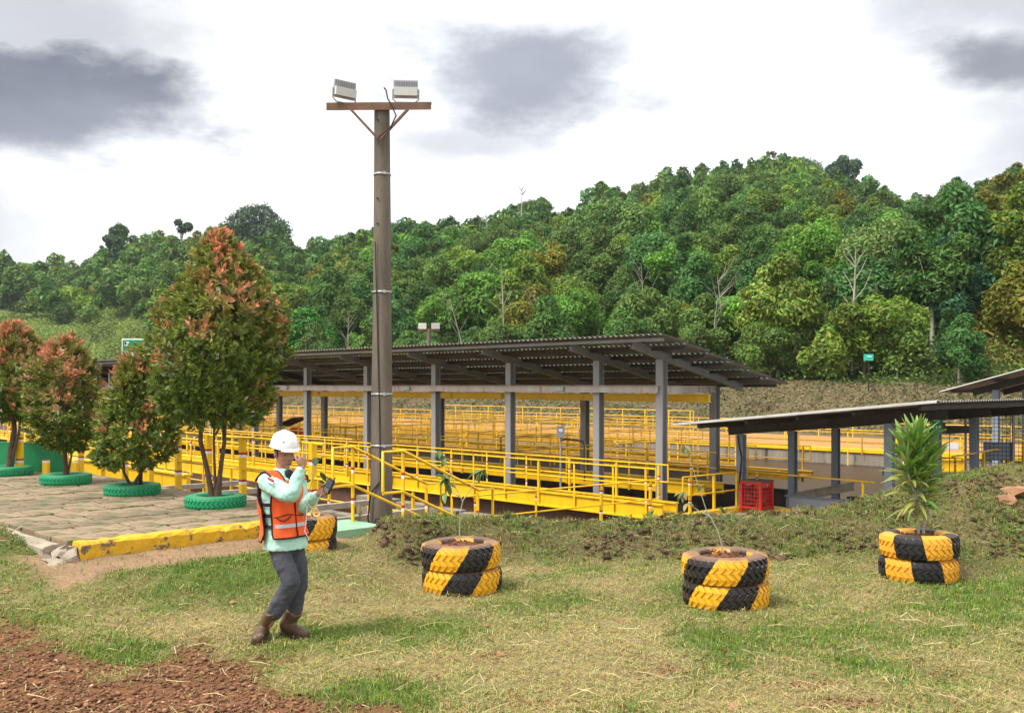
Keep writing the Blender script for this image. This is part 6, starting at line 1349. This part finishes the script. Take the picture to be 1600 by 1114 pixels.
for z in (.955, 1.045, 1.135):
    b_ = MB(); b_.loft([[vpt(a, z + dz, .016) for a in np.linspace(1.1, 1.75, 8)] for dz in (-.014, .014)], 0, False, False); b_.build('side_strap', M('black_elastic', (.012, .012, .014)), man)
b_ = MB(); b_.loft([[vpt(a, z, .031) for a in np.linspace(-1.0, 1.0, 18)] for z in (.948, .978)], 0, False, False); b_.build('reflective_band', silv, fr_o)
b_ = MB(); b_.tube([vpt(a, 1.045 + .01 * math.sin(a * 5), .03) for a in np.linspace(-1.0, 1.02, 14)], .004, 6); b_.tube([vpt(a, 1.04 - .035 * math.sin((a - .2) / .72 * math.pi), .031) for a in np.linspace(.2, .92, 10)], .004, 6); b_.build('pocket_seam', trimm, fr_o)
b_ = MB(); b_.tube([vpt(math.pi + a, 1.03, .03) for a in np.linspace(-1.3, -.1, 10)], .004, 6); b_.build('back_seam', trimm, bk_o)
# trousers
mb = MB(); limb(mb, [rhip + Vector((0, 0, .03)), rhip.lerp(rkn, .5) + Vector((.0, -.005, 0)), rkn, rkn.lerp(ran, .5), rkn.lerp(ran, .70)], [.088, .085, .077, .074, .069]); limb(mb, [lhip + Vector((0, 0, .03)), lhip.lerp(lkn, .5), lkn, lkn.lerp(lan, .5), lkn.lerp(lan, .70)], [.088, .085, .076, .072, .066])
mb.loft([ring(Vector((x, 0, z)), ra, fa, rx, ry, 24, 2.2) for x, z, rx, ry in ((.02, .72, .130, .088), (.02, .78, .142, .095), (.016, .85, .135, .09), (.01, .90, .13, .085))])
remesh(mb.build('trousers', trsm, man), .011, 2, (.026, .07))
# boots
def boot(top, ank, heel, toe, lift, name):
    b_ = MB(); ax = (Vector(toe) - Vector(heel)); L_ = ax.length; d = ax.normalized(); sd_ = d.cross(UPV).normalized(); up_ = sd_.cross(d)
    sh = Vector(top) - Vector(ank); n0 = sh.normalized(); s1 = sd_; s2 = n0.cross(s1).normalized()
    b_.loft([ring(Vector(top), s1, s2, .066, .072, 18), ring(Vector(top) - n0 * .012, s1, s2, .07, .076, 18), ring(Vector(ank).lerp(Vector(top), .6), s1, s2, .062, .068, 18), ring(Vector(ank).lerp(Vector(top), .25), s1, s2, .055, .062, 18), ring(Vector(ank), s1, s2, .052, .062, 18)])
    secs = ((.0, .030, .05, .040), (.10, .036, .078, .050), (.30, .038, .095, .050), (.5, .044, .078, .040), (.7, .05, .062, .033), (.88, .044, .052, .028), (1.0, .02, .03, .015))
    b_.loft([ring(Vector(heel) + d * L_ * f + up_ * (hh * .5 + .016), sd_, up_, w, hh * .5 + .008, 16, 2.6) for f, w, hh, _ in secs])
    b_.sphere(Vector(ank), .058, 7)
    o = remesh(b_.build(name, bootm, man), .008, 3, (.012, .06))
    b2 = MB(); out_ = [(f, w * 1.1) for f, w, _, _ in secs]; pts = [(f, w) for f, w in out_] + [(f, -w) for f, w in out_[::-1]]
    lo = [Vector(heel) + d * L_ * f + sd_ * w - up_ * .006 for f, w in pts]; hi = [v + up_ * .028 for v in lo]; n = len(pts)
    b2.add(lo + hi, [tuple(range(n - 1, -1, -1)), tuple(range(n, 2 * n))] + [(i, (i + 1) % n, n + (i + 1) % n, n + i) for i in range(n)]); b2.build('sole', solem, o); return o
boot(rkn.lerp(ran, .70) + Vector((-.012, 0, .012)), Vector((-.150, -.045, .125)), Vector((-.150, .02, .045)), Vector((-.175, -.215, .012)), 0, 'boot')
boot(lkn.lerp(lan, .72), Vector((.005, .07, .105)), Vector((-.035, .10, .02)), Vector((.205, -.02, .018)), 0, 'boot')
# things he holds
ro = thing('radio', 'black handheld radio phone held out in the worker hand', 'radio', MG + PP(514, 759, -.19), math.radians(0)); ro.rotation_euler = (math.radians(12), math.radians(32), math.radians(-20))
MB().box((0, 0, 0), (.06, .03, .125)).build('body', MAT['black'], ro); MB().box((0, -.0165, .025), (.052, .003, .068)).build('screen', M('grey_screen', (.10, .12, .16), (.09, .11, .15), 5, .2, 0), ro)
b_ = MB()
for i in range(3):
    for j in range(3): b_.box((-.016 + .016 * i, -.0165, -.022 - .014 * j), (.010, .004, .008))
b_.build('keypad', MAT['lamp_grey'], ro); MB().tube([(.022, 0, .06), (.022, 0, .1)], [.006, .004], 7).build('aerial', MAT['black'], ro)
b_ = MB(); W_ = PP
b_.tube([W_(463, 716, -.24), W_(468, 735, -.2), W_(472, 752, -.17), W_(479, 768, -.17), W_(480, 785, -.17), W_(486, 793, -.17), W_(496, 795, -.17), W_(500, 803, -.17), W_(494, 812, -.17), W_(486, 810, -.17), W_(488, 802, -.17), W_(494, 792, -.17), W_(497, 780, -.17), W_(502, 772, -.18)], .0026, 6)
b_.tube([W_(480, 790, -.15), W_(478, 815, -.15), W_(476, 830, -.15), W_(483, 842, -.14)], .0035, 6)
o = b_.build('earphone_cable', MAT['white'], None, MG); tag(o, 'thin white earphone cable looping from the worker hand to his waist', 'cable')
